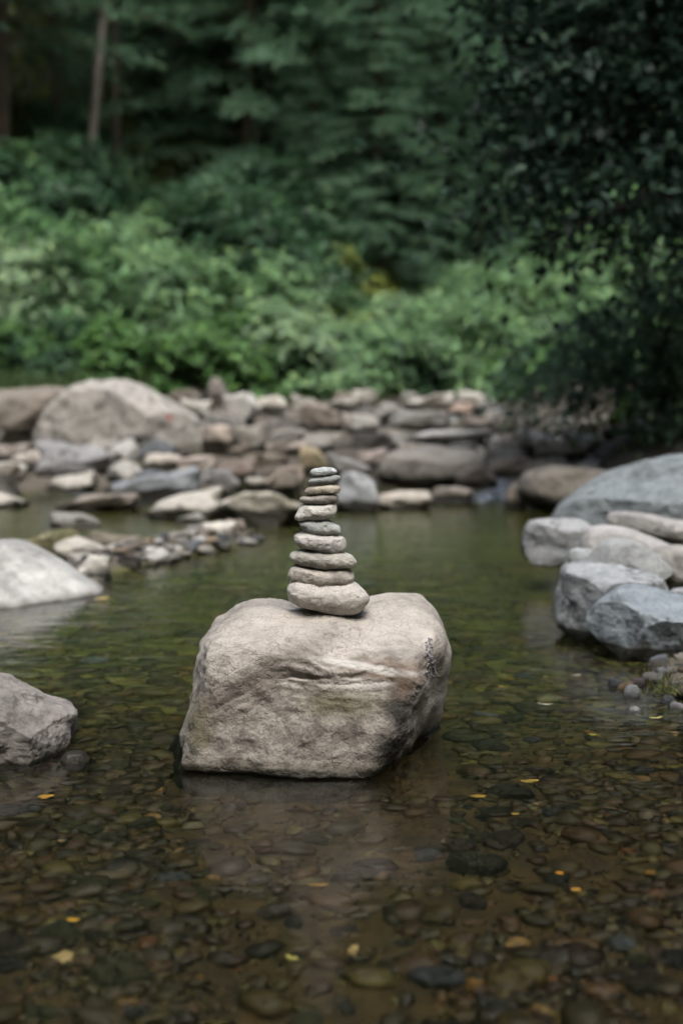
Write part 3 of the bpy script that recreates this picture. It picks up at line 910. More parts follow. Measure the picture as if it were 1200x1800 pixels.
BX = [  # label, box, colour, depth, p, lean, stain, moss
    ('dark blunt boulder with pale cap below the huge pale boulder', (62, 774, 200, 842), (0.17, 0.17, 0.168), .7, 6, 0, .9, 0),
    ('flat pale stone in front of the dark blunt boulder', (78, 827, 170, 868), PALE, .8, 7, 0, .3, .1),
    ('long slate-blue boulder in front of the huge pale boulder', (165, 820, 362, 888), (0.18, 0.195, 0.205), .45, 6, 0, .7, 0),
    ('small black angular rock against the huge pale boulder', (204, 764, 250, 798), DARK, .8, 10, .2, .5, 0),
    ('pale flat rock at left frame edge, upper of three', (-50, 780, 50, 818), PINK, .8, 7, 0, .3, 0),
    ('pale flat rock at left frame edge, middle of three', (-50, 812, 54, 852), PALE, .8, 8, 0, .3, 0),
    ('low pale slab at left frame edge by the water', (-60, 864, 52, 892), PALE, .7, 8, 0, .2, 0),
    ('low pinkish rock at the water below the slate-blue boulder', (90, 866, 242, 898), PINK, .5, 6, 0, .5, 0),
    ('cracked pale boulder left of the mossy one at the pool edge', (262, 858, 388, 911), PALE, .7, 8, 0, .7, 0),
    ('mossy pale boulder at the pool edge just left of the cairn', (378, 862, 548, 924), (0.34, 0.32, 0.27), .5, 6, -.05, .5, .6),
    ('thin flat stone breaking the water at far left', (78, 902, 176, 926), GREY, .5, 7, .1, .3, 0),
    ('pale oblong stone on the gravel bar shore, largest there', (322, 917, 414, 953), PALE, .7, 7, 0, .1, 0),
    ('small pale stone touching the oblong one on its right', (392, 912, 433, 938), PINK, .8, 7, 0, .1, 0),
    ('thin sliver of stone just behind the pale oblong stone', (303, 903, 368, 917), GREY, .6, 7, 0, .1, 0),
    ('mossy tilted slab behind the smooth pale boulder', (38, 929, 142, 985), (0.20, 0.18, 0.11), .5, 9, .35, .5, .8),
    ('pale blocky rock behind the tip of the smooth pale boulder', (94, 944, 182, 996), PALE, .7, 9, -.2, .4, .1),
    ('rounded pale rock below the blocky one at the gravel bar', (116, 975, 192, 1022), (0.37, 0.36, 0.32), .7, 6, 0, .1, 0),
    ('brown flat rock at the back of the gravel bar', (158, 933, 248, 966), BROWN, .6, 7, 0, .4, .1),
    ('pale pointed stone standing in the middle of the rapids', (411, 742, 466, 800), PALE, .8, 12, 0, .2, 0),
    ('brown-grey block beside the huge pale boulder', (354, 746, 412, 802), (0.30, 0.26, 0.22), .8, 12, 0, .5, 0),
    ('bright wedge of rock at the foot of the shrubs', (392, 689, 458, 750), WHITE, .9, 12, .3, .2, 0),
    ('slanting slab left of the pale pointed stone', (358, 726, 436, 772), GREY, .6, 10, -.4, .5, .2),
    ('long low grey rock behind the pale pointed stone', (450, 734, 542, 760), GREY, .6, 8, 0, .4, .1),
    ('dark pyramid-shaped rock above the cairn', (528, 707, 602, 760), (0.16, 0.135, 0.11), .8, 12, 0, .6, 0),
    ('pale flat slab directly above the cairn, left one', (462, 754, 540, 780), PALE, .6, 9, 0, .2, 0),
    ('pale flat slab directly above the cairn, right one', (530, 757, 612, 783), PALE, .6, 9, 0, .3, 0),
    ('small brown rock under the pale flat slabs', (466, 775, 512, 804), PINK, .8, 9, 0, .5, 0),
    ('round dark brown boulder left of the cairn top', (378, 806, 450, 852), (0.13, 0.105, 0.085), .8, 5, 0, .6, 0),
    ('rounded tan rock behind the round dark brown boulder', (405, 793, 468, 830), BROWN, .8, 6, 0, .4, 0),
    ('small tilted tan rock below the pale pointed stone', (452, 795, 508, 824), BROWN, .8, 8, -.2, .3, .1),
    ('rounded brown rock at water edge left of the cairn top', (462, 818, 534, 860), (0.24, 0.20, 0.165), .8, 6, 0, .6, 0),
    ('mossy brown rock hidden behind the cairn top', (526, 783, 580, 842), (0.24, 0.20, 0.13), .8, 7, 0, .4, .6),
    ('dark rock with pale sloping cap right of the cairn top', (574, 793, 655, 852), (0.24, 0.235, 0.225), .7, 6, -.3, .8, 0),
    ('blue-grey upright block immediately right of the cairn', (590, 829, 664, 899), (0.25, 0.262, 0.265), .7, 8, 0, .3, 0),
    ('small pale pebble-like rock left of the cairn', (430, 838, 467, 862), PALE, .9, 6, 0, .1, 0),
    ('low black rock at the end of the slate-blue boulder', (342, 824, 422, 866), (0.14, 0.135, 0.13), .6, 7, -.2, .8, 0),
    ('flat pale slab at the pool head right of the cairn', (658, 862, 762, 895), (0.36, 0.33, 0.285), .5, 7, 0, .3, 0),
    ('thin pale slab beside the white water', (757, 854, 834, 884), (0.36, 0.32, 0.27), .6, 7, -.15, .4, 0),
    ('short pale slab left end of the light row of slabs', (650, 754, 714, 782), PALE, .6, 9, -.2, .2, 0),
    ('long bright slab in the light row of slabs', (708, 754, 862, 788), WHITE, .4, 9, 0, .15, 0),
    ('black triangular rock in front of the light row of slabs', (615, 760, 692, 796), (0.06, 0.055, 0.05), .6, 12, 0, .3, 0),
    ('smooth arched grey boulder behind the light row of slabs', (678, 720, 792, 758), GREY, .6, 6, 0, .6, 0),
    ('pale flat slab farthest upstream', (704, 690, 802, 722), PALE, .6, 9, 0, .2, 0),
    ('dark notched rock left of the arched grey boulder', (656, 706, 704, 742), (0.15, 0.14, 0.125), .9, 12, -.2, .6, 0),
    ('pinkish flat rock beside the dark waterside bush', (812, 728, 884, 764), PINK, .8, 6, 0, .3, 0),
    ('narrow pale stone standing on end in the rapids', (836, 783, 864, 825), (0.45, 0.43, 0.36), .8, 6, -.6, .0, 0),
    ('brown rounded rock above the small cascade', (854, 800, 938, 845), BROWN, .7, 6, 0, .6, 0),
    ('pale veined block near the dark bush', (895, 755, 972, 806), (0.42, 0.39, 0.35), .7, 9, 0, .5, 0),
    ('bright tilted slab near the dark bush', (984, 753, 1057, 800), WHITE, .7, 9, -.35, .1, 0),
    ('mossy slab under the bright tilted slab', (938, 772, 1032, 822), (0.27, 0.235, 0.19), .6, 8, .1, .6, .6),
    ('grey pointed rock behind the great grey slab', (1062, 782, 1146, 832), (0.30, 0.29, 0.275), .8, 9, 0, .5, 0),
    ('small wet rock beside the cascade', (888, 848, 926, 895), PINK, .8, 7, 0, .5, 0),
    ('low dark rock in the cascade', (798, 818, 874, 864), (0.14, 0.12, 0.105), .7, 7, -.2, .7, 0),
    ('tiny pale rock under the dark bush, left of three', (975, 739, 1008, 755), PALE, .9, 6, 0, 0, 0),
    ('tiny pale rock under the dark bush, middle of three', (1018, 736, 1044, 752), PALE, .9, 6, 0, 0, 0),
    ('tiny pale rock under the dark bush, right of three', (1052, 733, 1086, 753), PALE, .9, 6, 0, 0, 0),
    ('low rock left of the bright wedge at the shrub foot', (318, 698, 372, 740), PALE, .8, 8, 0, .3, .1),
    ('low pale rock right of the bright wedge', (452, 694, 505, 728), (0.42, 0.395, 0.34), .8, 9, 0, .2, .2),
    ('pale angular rock behind the dark pyramid rock', (512, 692, 560, 738), PALE, .8, 11, 0, .4, .1),
    ('pale low rock right of the dark pyramid rock', (578, 694, 630, 726), PALE, .8, 8, 0, .2, .2),
    ('small rock at the shrub foot in mid stream', (618, 684, 668, 712), PALE, .8, 8, 0, .2, .2),
    ('pale far rock beside the grass patch', (800, 686, 860, 710), PALE, .8, 8, 0, .2, .1),
    ('rust-brown rock behind the pinkish flat rock', (786, 706, 832, 736), (0.21, 0.16, 0.125), .8, 8, 0, .4, 0),
    ('shaded rock filling the gap left of the arched boulder', (600, 726, 664, 764), (0.25, 0.23, 0.20), .8, 8, 0, .5, 0),
    ('brown rock between the tan and the dark pyramid rocks', (500, 770, 560, 806), (0.24, 0.20, 0.17), .8, 8, 0, .5, 0),
    ('brown rock under the black triangular rock', (628, 788, 684, 822), (0.25, 0.21, 0.18), .8, 7, 0, .5, 0),
    ('tan rock in the row below the bright slab', (700, 778, 764, 804), (0.33, 0.30, 0.255), .7, 8, 0, .2, 0),
    ('grey rock in the row below the bright slab', (780, 778, 846, 806), GREY, .7, 8, 0, .4, 0),
    ('rock at right of the bright slab near the veined block', (858, 762, 904, 802), (0.33, 0.30, 0.26), .8, 8, 0, .4, 0),
    ('grey rock behind the slate-blue boulder at the gravel', (250, 796, 318, 830), (0.33, 0.30, 0.26), .8, 7, 0, .2, .1),
    ('tan rock below the huge pale boulder, right end', (312, 800, 378, 834), (0.30, 0.26, 0.22), .8, 8, 0, .4, .1),
    ('small rock at the foot of the brown boulder, left edge', (18, 790, 76, 822), (0.30, 0.27, 0.235), .8, 7, 0, .4, .2),
]
for i, (lab, box, col, dep, p, lean, st, ms) in enumerate(BX):
    box_rock(lab, box, col, 500 + i * 7, dep, p * 3.2, 9, 0.055, lean + R.uniform(-.28, .28), 4, st, ms, wetf=(0.2, 0.32, 0.4, 0.25, 0.48)[i % 5])

# small red scrap on the huge pale boulder
# ---- cobbles filling the rapids (copies of eight stones)
cob = []
for k in range(8):
    v, f = unit_rock(900 + k, 3, 22, 8, 0.05, warp=0.10)
    me = mesh_np('cobble', v * np.array([0.5, 0.42, 0.3]), f)
    me.materials.append(MAT['rock'])
    cob.append(me)
pal = [('pale', PALE), ('pale', (0.31, 0.30, 0.265)), ('white', WHITE), ('grey', GREY), ('brown', BROWN), ('pinkish', PINK), ('dark', (0.10, 0.092, 0.08)), ('dark', (0.085, 0.075, 0.062)), ('bluish', BLUE), ('brown', (0.13, 0.11, 0.085))]
def copy_stone(me, name, x, y, z, s, col, label, cat, group, wet=-9.0, squash=1.0, moss=0.0, stain=0.4, grain=1.0):
    o = bpy.data.objects.new(name, me)
    COL.objects.link(o)
    o.location = (x, y, z)
    o.rotation_euler = (R.uniform(-.4, .4), R.uniform(-.4, .4), R.uniform(0, 6.28))
    o.scale = (s, s * R.uniform(.8, 1.2), s * squash)
    rock_props(o, col, wet, grain, stain, moss)
    return tag(o, label, cat, group)
n = 0
while n < 200:
    y = R.uniform(7.9, 17.5)
    half = y * 0.26
    x = R.uniform(-half, half)
    if y > bank_y(x) + 0.3 or x > np.interp(y, _XRY, _XRX) + 0.3 or (y < 8.6 and -0.05 < x < 1.1): continue
    s = R.uniform(0.08, 0.30)
    g = gz(x, y)
    cn, cc = R.choice(pal)
    sz_ = 'large' if s > .24 else 'small'
    side = ('below the far shrubs' if y > 13 else 'amid the middle rapids' if y > 10 else 'near the pool head') + (', left' if x < -.6 else ', right' if x > .6 else ', centre')
    copy_stone(R.choice(cob), 'cobble', x, y, g + s * 0.12, s, cc, f'{sz_} {cn} cobble between rocks {side}', 'cobble',
               f'{sz_} {cn} cobbles {side}', g + R.uniform(0, .06), R.uniform(.7, 1.5), R.choice([0, 0, .3]))
    n += 1
n = 0
while n < 230:
    t = R.random()
    x = -1.08 + 0.62 * t + R.gauss(0, 0.12); y = 5.05 + 1.25 * t + R.gauss(0, 0.26)
    if gz(x, y) < -0.03: continue
    s = R.choice([.025, .03, .04, .045, .05, .06, .075, .10])
    cn, cc = R.choice([('pale', PALE), ('white', WHITE), ('pinkish', PINK), ('brown', BROWN), ('grey', GREY), ('bluish', BLUE), ('tan', (0.20, 0.155, 0.10)), ('dark', DARK)])
    sz_ = 'large' if s > .055 else 'small'
    side = 'near the smooth pale boulder' if t < .4 else 'in its middle' if t < .7 else 'at its far end'
    copy_stone(R.choice(cob), 'gravel_stone', x, y, gz(x, y) + s * 0.10, s, cc,
               f'{sz_} {cn} stone on the gravel bar, {side}', 'stone', f'{sz_} {cn} gravel bar stones {side}', 0.01, R.uniform(.6, 1.0), 0, .3, 2.0)
    n += 1

# ------------------------------------------------------------------ pebbles of the stream bed
peb = []
for k in range(10):
    v, f = unit_rock(1200 + k, 2, 2.7, 5, 0.06, warp=0.16)
    me = mesh_np('pebble', v * np.array([0.5, 0.39, 0.25 + 0.016 * k]), f)
    me.materials.append(MAT['pebble'])
    peb.append((me, v * np.array([0.5, 0.39, 0.25 + 0.016 * k]), f))
PCOL = [('dark olive', (0.030, 0.028, 0.011), 32), ('brown', (0.036, 0.026, 0.014), 26), ('dark grey', (0.030, 0.029, 0.024), 12), ('olive green', (0.044, 0.046, 0.017), 18),
        ('slate grey', (0.060, 0.066, 0.064), 3), ('tan', (0.105, 0.082, 0.044), 2.6), ('white', (0.25, 0.24, 0.19), 1.1), ('ochre yellow', (0.14, 0.095, 0.022), .35), ('rust', (0.07, 0.036, 0.015), .7)]
PW = [c[2] for c in PCOL]
def zone(x, y):
    if y < 2.56 and -0.20 < x < 0.16: return 'in the silt before the big boulder'
    if x < -0.02: return 'on the bed left of the big boulder'
    return 'on the bed right of the big boulder'
def visible_xy(y0, y1):
    y = R.uniform(y0 ** 2, y1 ** 2) ** 0.5
    return R.uniform(-0.27, 0.27) * y, y
def in_boulder(x, y):
    return -0.34 < x < 0.26 and 2.56 < y < 3.15
cnt = 0
placed = []
while cnt < 300:
    x, y = visible_xy(1.62, 4.3)
    if in_boulder(x, y) or gz(x, y) > -0.04: continue
    silt = (y < 2.6 and abs(x + 0.02) < 0.20)
    if silt and R.random() < 0.5: continue
    nm, c, _ = R.choices(PCOL, PW)[0]
    s = R.uniform(0.030, 0.062) if R.random() < 0.86 else R.uniform(0.062, 0.115)
    if nm in ('white', 'ochre yellow', 'rust', 'tan'): s = min(s, 0.045) * R.uniform(.6, 1)
    s *= 0.8 + 0.1 * y
    if any((x - a) ** 2 + (y - b) ** 2 < (0.40 * (s + q)) ** 2 for a, b, q in placed): continue
    placed.append((x, y, s))
    o = bpy.data.objects.new('pebble', R.choice(peb)[0])
    COL.objects.link(o)
    o.location = (x, y, gz(x, y) + s * 0.10)
    o.rotation_euler = (R.uniform(-.2, .2), R.uniform(-.2, .2), R.uniform(-1.6, 1.6))
    o.scale = (s, s, s * R.uniform(.7, 1.1))
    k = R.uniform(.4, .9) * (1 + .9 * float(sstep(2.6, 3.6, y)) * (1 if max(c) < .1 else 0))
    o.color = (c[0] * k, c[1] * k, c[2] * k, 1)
    size = 'large' if s > 0.07 else 'small'
    z_ = zone(x, y)
    tag(o, f'{size} {nm} pebble under clear water {z_}', 'pebble', f'{size} {nm} pebbles {z_}')
    cnt += 1
# the countless small ones
def pebble_field(nm, regions, seed, kind_cols):
    r = np.random.default_rng(seed)
    VS, FS, CS, off = [], [], [], 0
    base = [unit_rock(1300 + k, 1, 2.7, 4, 0.05, warp=0.16) for k in range(6)]
    cols = np.array([c[1] for c in kind_cols]); w = np.array([c[2] for c in kind_cols], float); w /= w.sum()
    for (y0, y1, n, s0, s1, siltskip) in regions:
        y = np.sqrt(r.uniform(y0 ** 2, y1 ** 2, n)); x = r.uniform(-0.29, 0.29, n) * y
        keep = ~((x > -0.33) & (x < 0.25) & (y > 2.58) & (y < 3.15))
        silt = (y < 2.62) & (np.abs(x + 0.02) < 0.17 + 0.05 * np.sin(y * 9)) & (r.random(n) < siltskip)
        keep &= ~silt
        x, y = x[keep], y[keep]
        z = ground(x, y)
        keep = z < -0.03
        patch = fbm(np.stack([x * 4.2, y * 4.2, 0 * x], 1), 91, 3)
        keep &= ~((patch > 0.22) & (r.random(len(x)) < 0.72))
        x, y, z = x[keep], y[keep], z[keep]
        s = s0 * (s1 / s0) ** (r.random(len(x)) ** 1.15)
        a = r.uniform(-1.6, 1.6, len(x)); tilt = r.normal(0, .22, (len(x), 2))
        ci = r.choice(len(cols), len(x), p=w)
        for i in range(len(x)):
            v, f = base[i % 6]
            q = v * np.array([.5, .38, .27]) * s[i]
            c, sn = math.cos(a[i]), math.sin(a[i])
            tx, ty = tilt[i]
            q = np.stack([q[:, 0] + q[:, 2] * tx, q[:, 1] + q[:, 2] * ty, q[:, 2] - q[:, 0] * tx - q[:, 1] * ty], 1)
            VS.append(np.stack([q[:, 0] * c - q[:, 1] * sn + x[i], q[:, 0] * sn + q[:, 1] * c + y[i], q[:, 2] + z[i] + s[i] * 0.06], 1))
            FS.append(f + off); off += len(v)
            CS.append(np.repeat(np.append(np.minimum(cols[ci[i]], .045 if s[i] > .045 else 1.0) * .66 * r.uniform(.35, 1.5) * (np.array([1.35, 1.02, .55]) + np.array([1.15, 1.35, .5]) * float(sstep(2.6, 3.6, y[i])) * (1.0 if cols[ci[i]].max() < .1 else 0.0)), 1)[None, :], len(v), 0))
    me = mesh_np(nm, np.concatenate(VS), np.concatenate(FS))
    at = me.color_attributes.new("tint", 'FLOAT_COLOR', 'POINT')
    at.data.foreach_set("color", np.concatenate(CS).astype(np.float32).ravel())
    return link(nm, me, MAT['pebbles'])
o = pebble_field('pebbles', [(1.55, 2.8, 9000, 0.005, 0.048, .75), (2.5, 3.6, 8500, 0.007, 0.060, .6), (3.4, 5.6, 6500, 0.015, 0.09, 0), (1.6, 3.7, 620, 0.045, 0.085, .5)], 77, PCOL)
tag(o, 'countless small olive and brown pebbles covering the stream bed', 'pebbles', None, 'stuff')

# stones and grass of the little shore at right
RS = [((1092, 1186, 1122, 1212), (0.36, 0.25, 0.13), 'ochre elongated pebble on the right shore'), ((1103, 1190, 1134, 1224), (0.40, 0.42, 0.43), 'pale grey triangular pebble on the right shore'),
      ((1075, 1180, 1104, 1205), (0.22, 0.23, 0.25), 'slate pebble left of the ochre pebble on the shore'), ((1116, 1182, 1145, 1205), (0.16, 0.12, 0.115), 'dark reddish pebble behind the pale triangular one'),
      ((1112, 1236, 1136, 1250), (0.62, 0.62, 0.6), 'white pebble at the water edge below the triangular one'), ((1172, 1213, 1200, 1232), (0.30, 0.32, 0.34), 'grey flat pebble at the right frame edge'),
      ((1184, 1196, 1212, 1214), (0.20, 0.21, 0.22), 'dark grey pebble behind the flat pebble at frame edge'), ((1186, 1226, 1216, 1244), (0.36, 0.36, 0.37), 'pale pebble in front of the flat pebble at frame edge')]
for i, (b, c, lab) in enumerate(RS):
    b = (b[0], b[3] - (b[3] - b[1]) * .62, b[2], b[3])
    box_rock(lab, b, tuple(q * .17 for q in c), 1500 + i, 0.8, 3.0, 6, 0.06, 0.3 if i == 0 else 0, 3, 0.0, 0, 'shore_pebble', 'pebble', 'pebbles of the right shore', 0.3, 0.0, 0, False)

n = 0
while n < 110:
    x = R.uniform(.60, .95); y = R.uniform(3.05, 3.75)
    g = gz(x, y)
    if g < -0.035 or g > 0.08: continue
    s = R.choice([.014, .018, .024, .03, .04, .055])
    cn, cc = R.choice([('grey', (.10, .10, .10)), ('dark', (.04, .036, .03)), ('brown', (.075, .055, .035)), ('slate', (.08, .09, .10)), ('pale', (.20, .19, .17))])
    sz_ = 'large' if s > .03 else 'small'
    side = 'at the waterline' if g < 0.01 else 'above the waterline'
    copy_stone(R.choice(cob), 'shore_stone', x, y, g + s * .08, s, cc, f'{sz_} {cn} stone on the right shore, {side}', 'stone', f'{sz_} {cn} stones {side} on the right shore', 0.012, R.uniform(.6, 1.0), 0, .2, 3.0)
    n += 1
def leaf_mesh(L, W, curl, seed):
    r = np.random.default_rng(seed)
    n, m = 9, 5
    V = []
    for i in range(n):
        t = i / (n - 1)
        w = W * math.sin(math.pi * min(t * 0.93 + 0.05, 1)) ** 0.8
        for j in range(m):
            s = j / (m - 1) * 2 - 1
            V.append((L * (t - .5), w * s * .5, curl * L * ((t - .5) ** 2 * 1.6) + 0.25 * abs(s) * w * curl + r.normal() * 0.0004))
    i, j = np.meshgrid(np.arange(n - 1), np.arange(m - 1), indexing='ij')
    a = i * m + j
    return mesh_np('fallen_leaf', np.array(V), np.stack([a, a + m, a + m + 1, a + 1], -1).reshape(-1, 4))
YL = (0.50, 0.27, 0.03); PY_ = (0.42, 0.36, 0.12); OR = (0.42, 0.15, 0.03); WH = (0.36, 0.33, 0.27)
LV = [(82, 1446, .034, .024, YL, 'orange-yellow crumpled leaf on the bed at lower left', 0), (128, 1668, .022, .010, YL, 'narrow orange leaf on the bed near the bottom left', 0),
      (840, 1444, .034, .022, (0.34, 0.21, 0.03), 'amber leaf on the bed right of the boulder reflection', 0), (930, 1418, .036, .014, (0.40, 0.27, 0.05), 'pair-coloured yellow leaf above the amber leaf', 0),
      (958, 1238, .036, .009, WH, 'white curled leaf floating right of the big boulder', 1), (1040, 1333, .018, .014, (0.40, 0.33, 0.05), 'round yellow leaf far right on the bed', 0),
      (982, 1582, .014, .014, (0.5, 0.22, 0.02), 'small bright orange leaf at lower right', 0), (1010, 1612, .018, .012, (0.5, 0.26, 0.05), 'orange leaf just below the small bright orange one', 0),
      (515, 1726, .022, .010, (0.40, 0.36, 0.10), 'pale yellow leaf in the silt at the bottom', 0), (882, 1240, .026, .010, (0.42, 0.27, 0.06), 'tan leaf on the bed nearest the boulder at right', 0),
      (898, 1226, .022, .008, (0.42, 0.18, 0.03), 'rust-orange leaf behind the tan leaf', 0), (560, 1598, .036, .010, (0.27, 0.15, 0.03), 'thin brown-orange leaf in the silt before the boulder', 0),
      (1152, 1262, .030, .010, PY_, 'straw-coloured leaf at the water edge near the right shore', 1), (905, 1476, .018, .008, (0.42, 0.26, 0.04), 'small yellow leaf below the amber leaf', 0),
      (1012, 1187, .026, .010, WH, 'pale leaf on the water in front of the right bank boulders', 1), (180, 1052, .05, .025, (0.5, 0.36, 0.10), 'yellow leaf at the tip of the smooth pale boulder', 1)]
for i, (px, py, L, W, c, lab, fl) in enumerate(LV):
    if fl:
        p = at_z(px, py, 0.004); z = 0.004
    else:
        p = at_z(px, py, -0.075)
        z = gz(p[0], p[1]) + 0.022
    o = link('fallen_leaf', leaf_mesh(L, W, 0.18, i), MAT['dead_leaf'], None, (p[0], p[1], z), R.uniform(-.7, .7))
    o.color = (*c, 1)
    tag(o, lab, 'leaf', 'fallen leaves')
p = at_y(295, 733, 9.86)
o = link('fallen_leaf', leaf_mesh(.085, .06, 0.4, 99), MAT['dead_leaf'], None, p); o.rotation_euler = (1.1, 0.4, 1.2); o.color = (0.36, 0.07, 0.04, 1)
tag(o, 'red leaf stuck on the huge pale boulder', 'leaf', 'fallen leaves')
p = at_z(152, 1048, 0.0)
o = link('fallen_leaf', leaf_mesh(.035, .028, 0.4, 98), MAT['dead_leaf'], None, (p[0], p[1], .012)); o.color = (0.55, 0.22, 0.05, 1)
tag(o, 'small orange leaf on the foot of the smooth pale boulder', 'leaf', 'fallen leaves')

# curly grass tuft on the right shore
c0 = at_z(1172, 1218, 0.015)
t0 = empty('grass_tuft', c0)
tag(t0, 'curly half-dry grass tuft on the right shore under the boulder', 'grass tuft')
for k in range(40):
    a = R.uniform(0, 6.28); L = R.uniform(.03, .10); cu = R.uniform(-1.5, 2.5)
    P = []
    ph = R.uniform(.7, 1.4); x = y = z = 0.0
    for j in range(9):
        P.append((x * math.cos(a) + R.gauss(0, .001), x * math.sin(a) * .7, z))
        x += math.cos(ph) * L / 8; z += math.sin(ph) * L / 8; ph -= cu * .22 * (1 + j * .15)
        z = max(z, -0.004)
    P = np.array(P) + np.array([R.gauss(0, .022), R.gauss(0, .012), 0])
    v, f = tube(P, np.linspace(.0011, .0004, 9), 5)
    b = link('blade', mesh_np('blade', v, f), MAT['bark'], t0)
    b.color = (*R.choice([(0.16, 0.17, 0.06), (0.26, 0.23, 0.12), (0.10, 0.12, 0.04)]), 1)

# ------------------------------------------------------------------ foliage
def leaf_quads(c, dirs, nrm, L, W):
    """c: leaf bases (n,3); dirs: unit along the leaf; nrm: rough normals; L, W arrays"""
    side = np.cross(dirs, nrm); side /= np.linalg.norm(side, axis=1)[:, None] + 1e-9
    L = L[:, None]; W = W[:, None]
    up = np.cross(side, dirs)
    a = c; b = c + dirs * L * .45 + side * W * .5 + up * L * .06; d = c + dirs * L * .45 - side * W * .5 + up * L * .06
    e = c + dirs * L - up * L * .04
    v = np.stack([a, b, e, d], 1).reshape(-1, 3)
    f = np.arange(len(c) * 4).reshape(-1, 4)
    return v, f
def unit(v): return v / (np.linalg.norm(v, axis=-1, keepdims=True) + 1e-9)
def twigs(r, origins, outd, n_leaf, tl, L, W, droop=0.35, spread=0.8, face=None):
    """leafy twigs: origins (m,3), outward directions (m,3)"""
    m = len(origins)
    d = unit(outd)
    s = np.linspace(0.1, 1, n_leaf)[None, :, None]
    ln = (tl * r.uniform(.6, 1.3, m))[:, None, None]
    P = origins[:, None, :] + d[:, None, :] * s * ln
    P[:, :, 2] -= (droop * (s[..., 0] ** 2) * ln[..., 0])
    ld = unit(d[:, None, :] + spread * r.normal(size=(m, n_leaf, 3)) + np.array([0, 0, -droop * .6]))
    nr = unit(np.array([0, 0, 1.0]) + .5 * r.normal(size=(m, n_leaf, 3)) + .3 * d[:, None, :])
    if face is not None:
        fc = unit(face)[:, None, :]
        nr = unit(fc + np.array([0, 0, .45]) + .38 * r.normal(size=(m, n_leaf, 3)))
        ld = r.normal(size=(m, n_leaf, 3)) + .5 * d[:, None, :] + np.array([0, 0, -droop])
        ld = unit(ld - .85 * nr * (ld * nr).sum(-1, keepdims=True))
    k = m * n_leaf
    return leaf_quads(P.reshape(-1, 3), ld.reshape(-1, 3), nr.reshape(-1, 3), L * r.uniform(.6, 1.3, k), W * r.uniform(.6, 1.3, k))
def shrub_meshes(seed, R0=1.0, blobs=17, per=46, nl=9, L=.11, W=.042, tl=.26, droop=.4, tall=1.0):
    r = np.random.default_rng(seed)
    bc = []; tries = 0
    while len(bc) < blobs:
        p = r.uniform(-1, 1, 3); p[2] = abs(p[2])
        if .45 < np.linalg.norm(p) < 1 and all(np.linalg.norm(p - q) > .36 for q in bc): bc.append(p)
        tries += 1
        if tries > 3000: break
    bc = np.array(bc) * np.array([R0 * .85, R0 * .8, R0 * tall * .95])
    O, D, FC = [], [], []
    for c in bc:
        d = r.normal(size=(per, 3)); d[:, 2] = d[:, 2] * .7 + .35
        d = unit(d)
        rb = R0 * r.uniform(.14, .24)
        O.append(c + d * rb * r.uniform(.3, 1.0, (per, 1))); D.append(d + unit(c)[None, :] * .5); FC.append(d * .9 + unit(c)[None, :] * .7)
    v, f = twigs(r, np.concatenate(O), np.concatenate(D), nl, tl * R0, L * R0, W * R0, droop, face=np.concatenate(FC))
    fol = mesh_np('foliage', v, f, False); fol.materials.append(MAT['leaf'])
    parts = []
    for c in bc[:12]:
        P = np.array([c * t * np.array([1, 1, 1]) + np.array([0, 0, -.15 + .15 * t]) for t in np.linspace(0, 1, 5)])
        P[1:4, :2] *= .85
        parts.append(tube(P, np.linspace(.03, .008, 5) * R0, 5))
    v, f = join(parts)
    st = mesh_np('stem', v, f); st.materials.append(MAT['bark'])
    return fol, st
SH = [shrub_meshes(1), shrub_meshes(2, L=.14, W=.036, tl=.34, droop=.55), shrub_meshes(3, blobs=20, L=.10, W=.06, tl=.22),
      shrub_meshes(4, L=.15, W=.034, tl=.36, droop=.2, tall=1.3), shrub_meshes(5, blobs=15, L=.11, W=.05, droop=.6)]
def plant(name, meshes, loc, scale, rz, col, label, cat, group, stemcol=(0.06, 0.045, 0.03), names=('foliage', 'stem')):
    e = empty(name, loc, rz)
    e.scale = scale
    tag(e, label, cat, group)
    for me, nm in zip(meshes, names):
        o = bpy.data.objects.new(nm, me)
        COL.objects.link(o)
        o.parent = e
        o.color = (*(col if nm in ('foliage', 'crown') else stemcol), 1)
        if nm in ('foliage', 'crown', 'branches'): o['kind'] = 'stuff'
    return e
def D_at(px, D):
    return (px - 600) / FPX * D
G1 = (0.100, 0.205, 0.086); G2 = (0.145, 0.260, 0.125); G3 = (0.085, 0.185, 0.055); G4 = (0.042, 0.098, 0.048); G5 = (0.215, 0.320, 0.185); GY = (0.16, 0.20, 0.040)
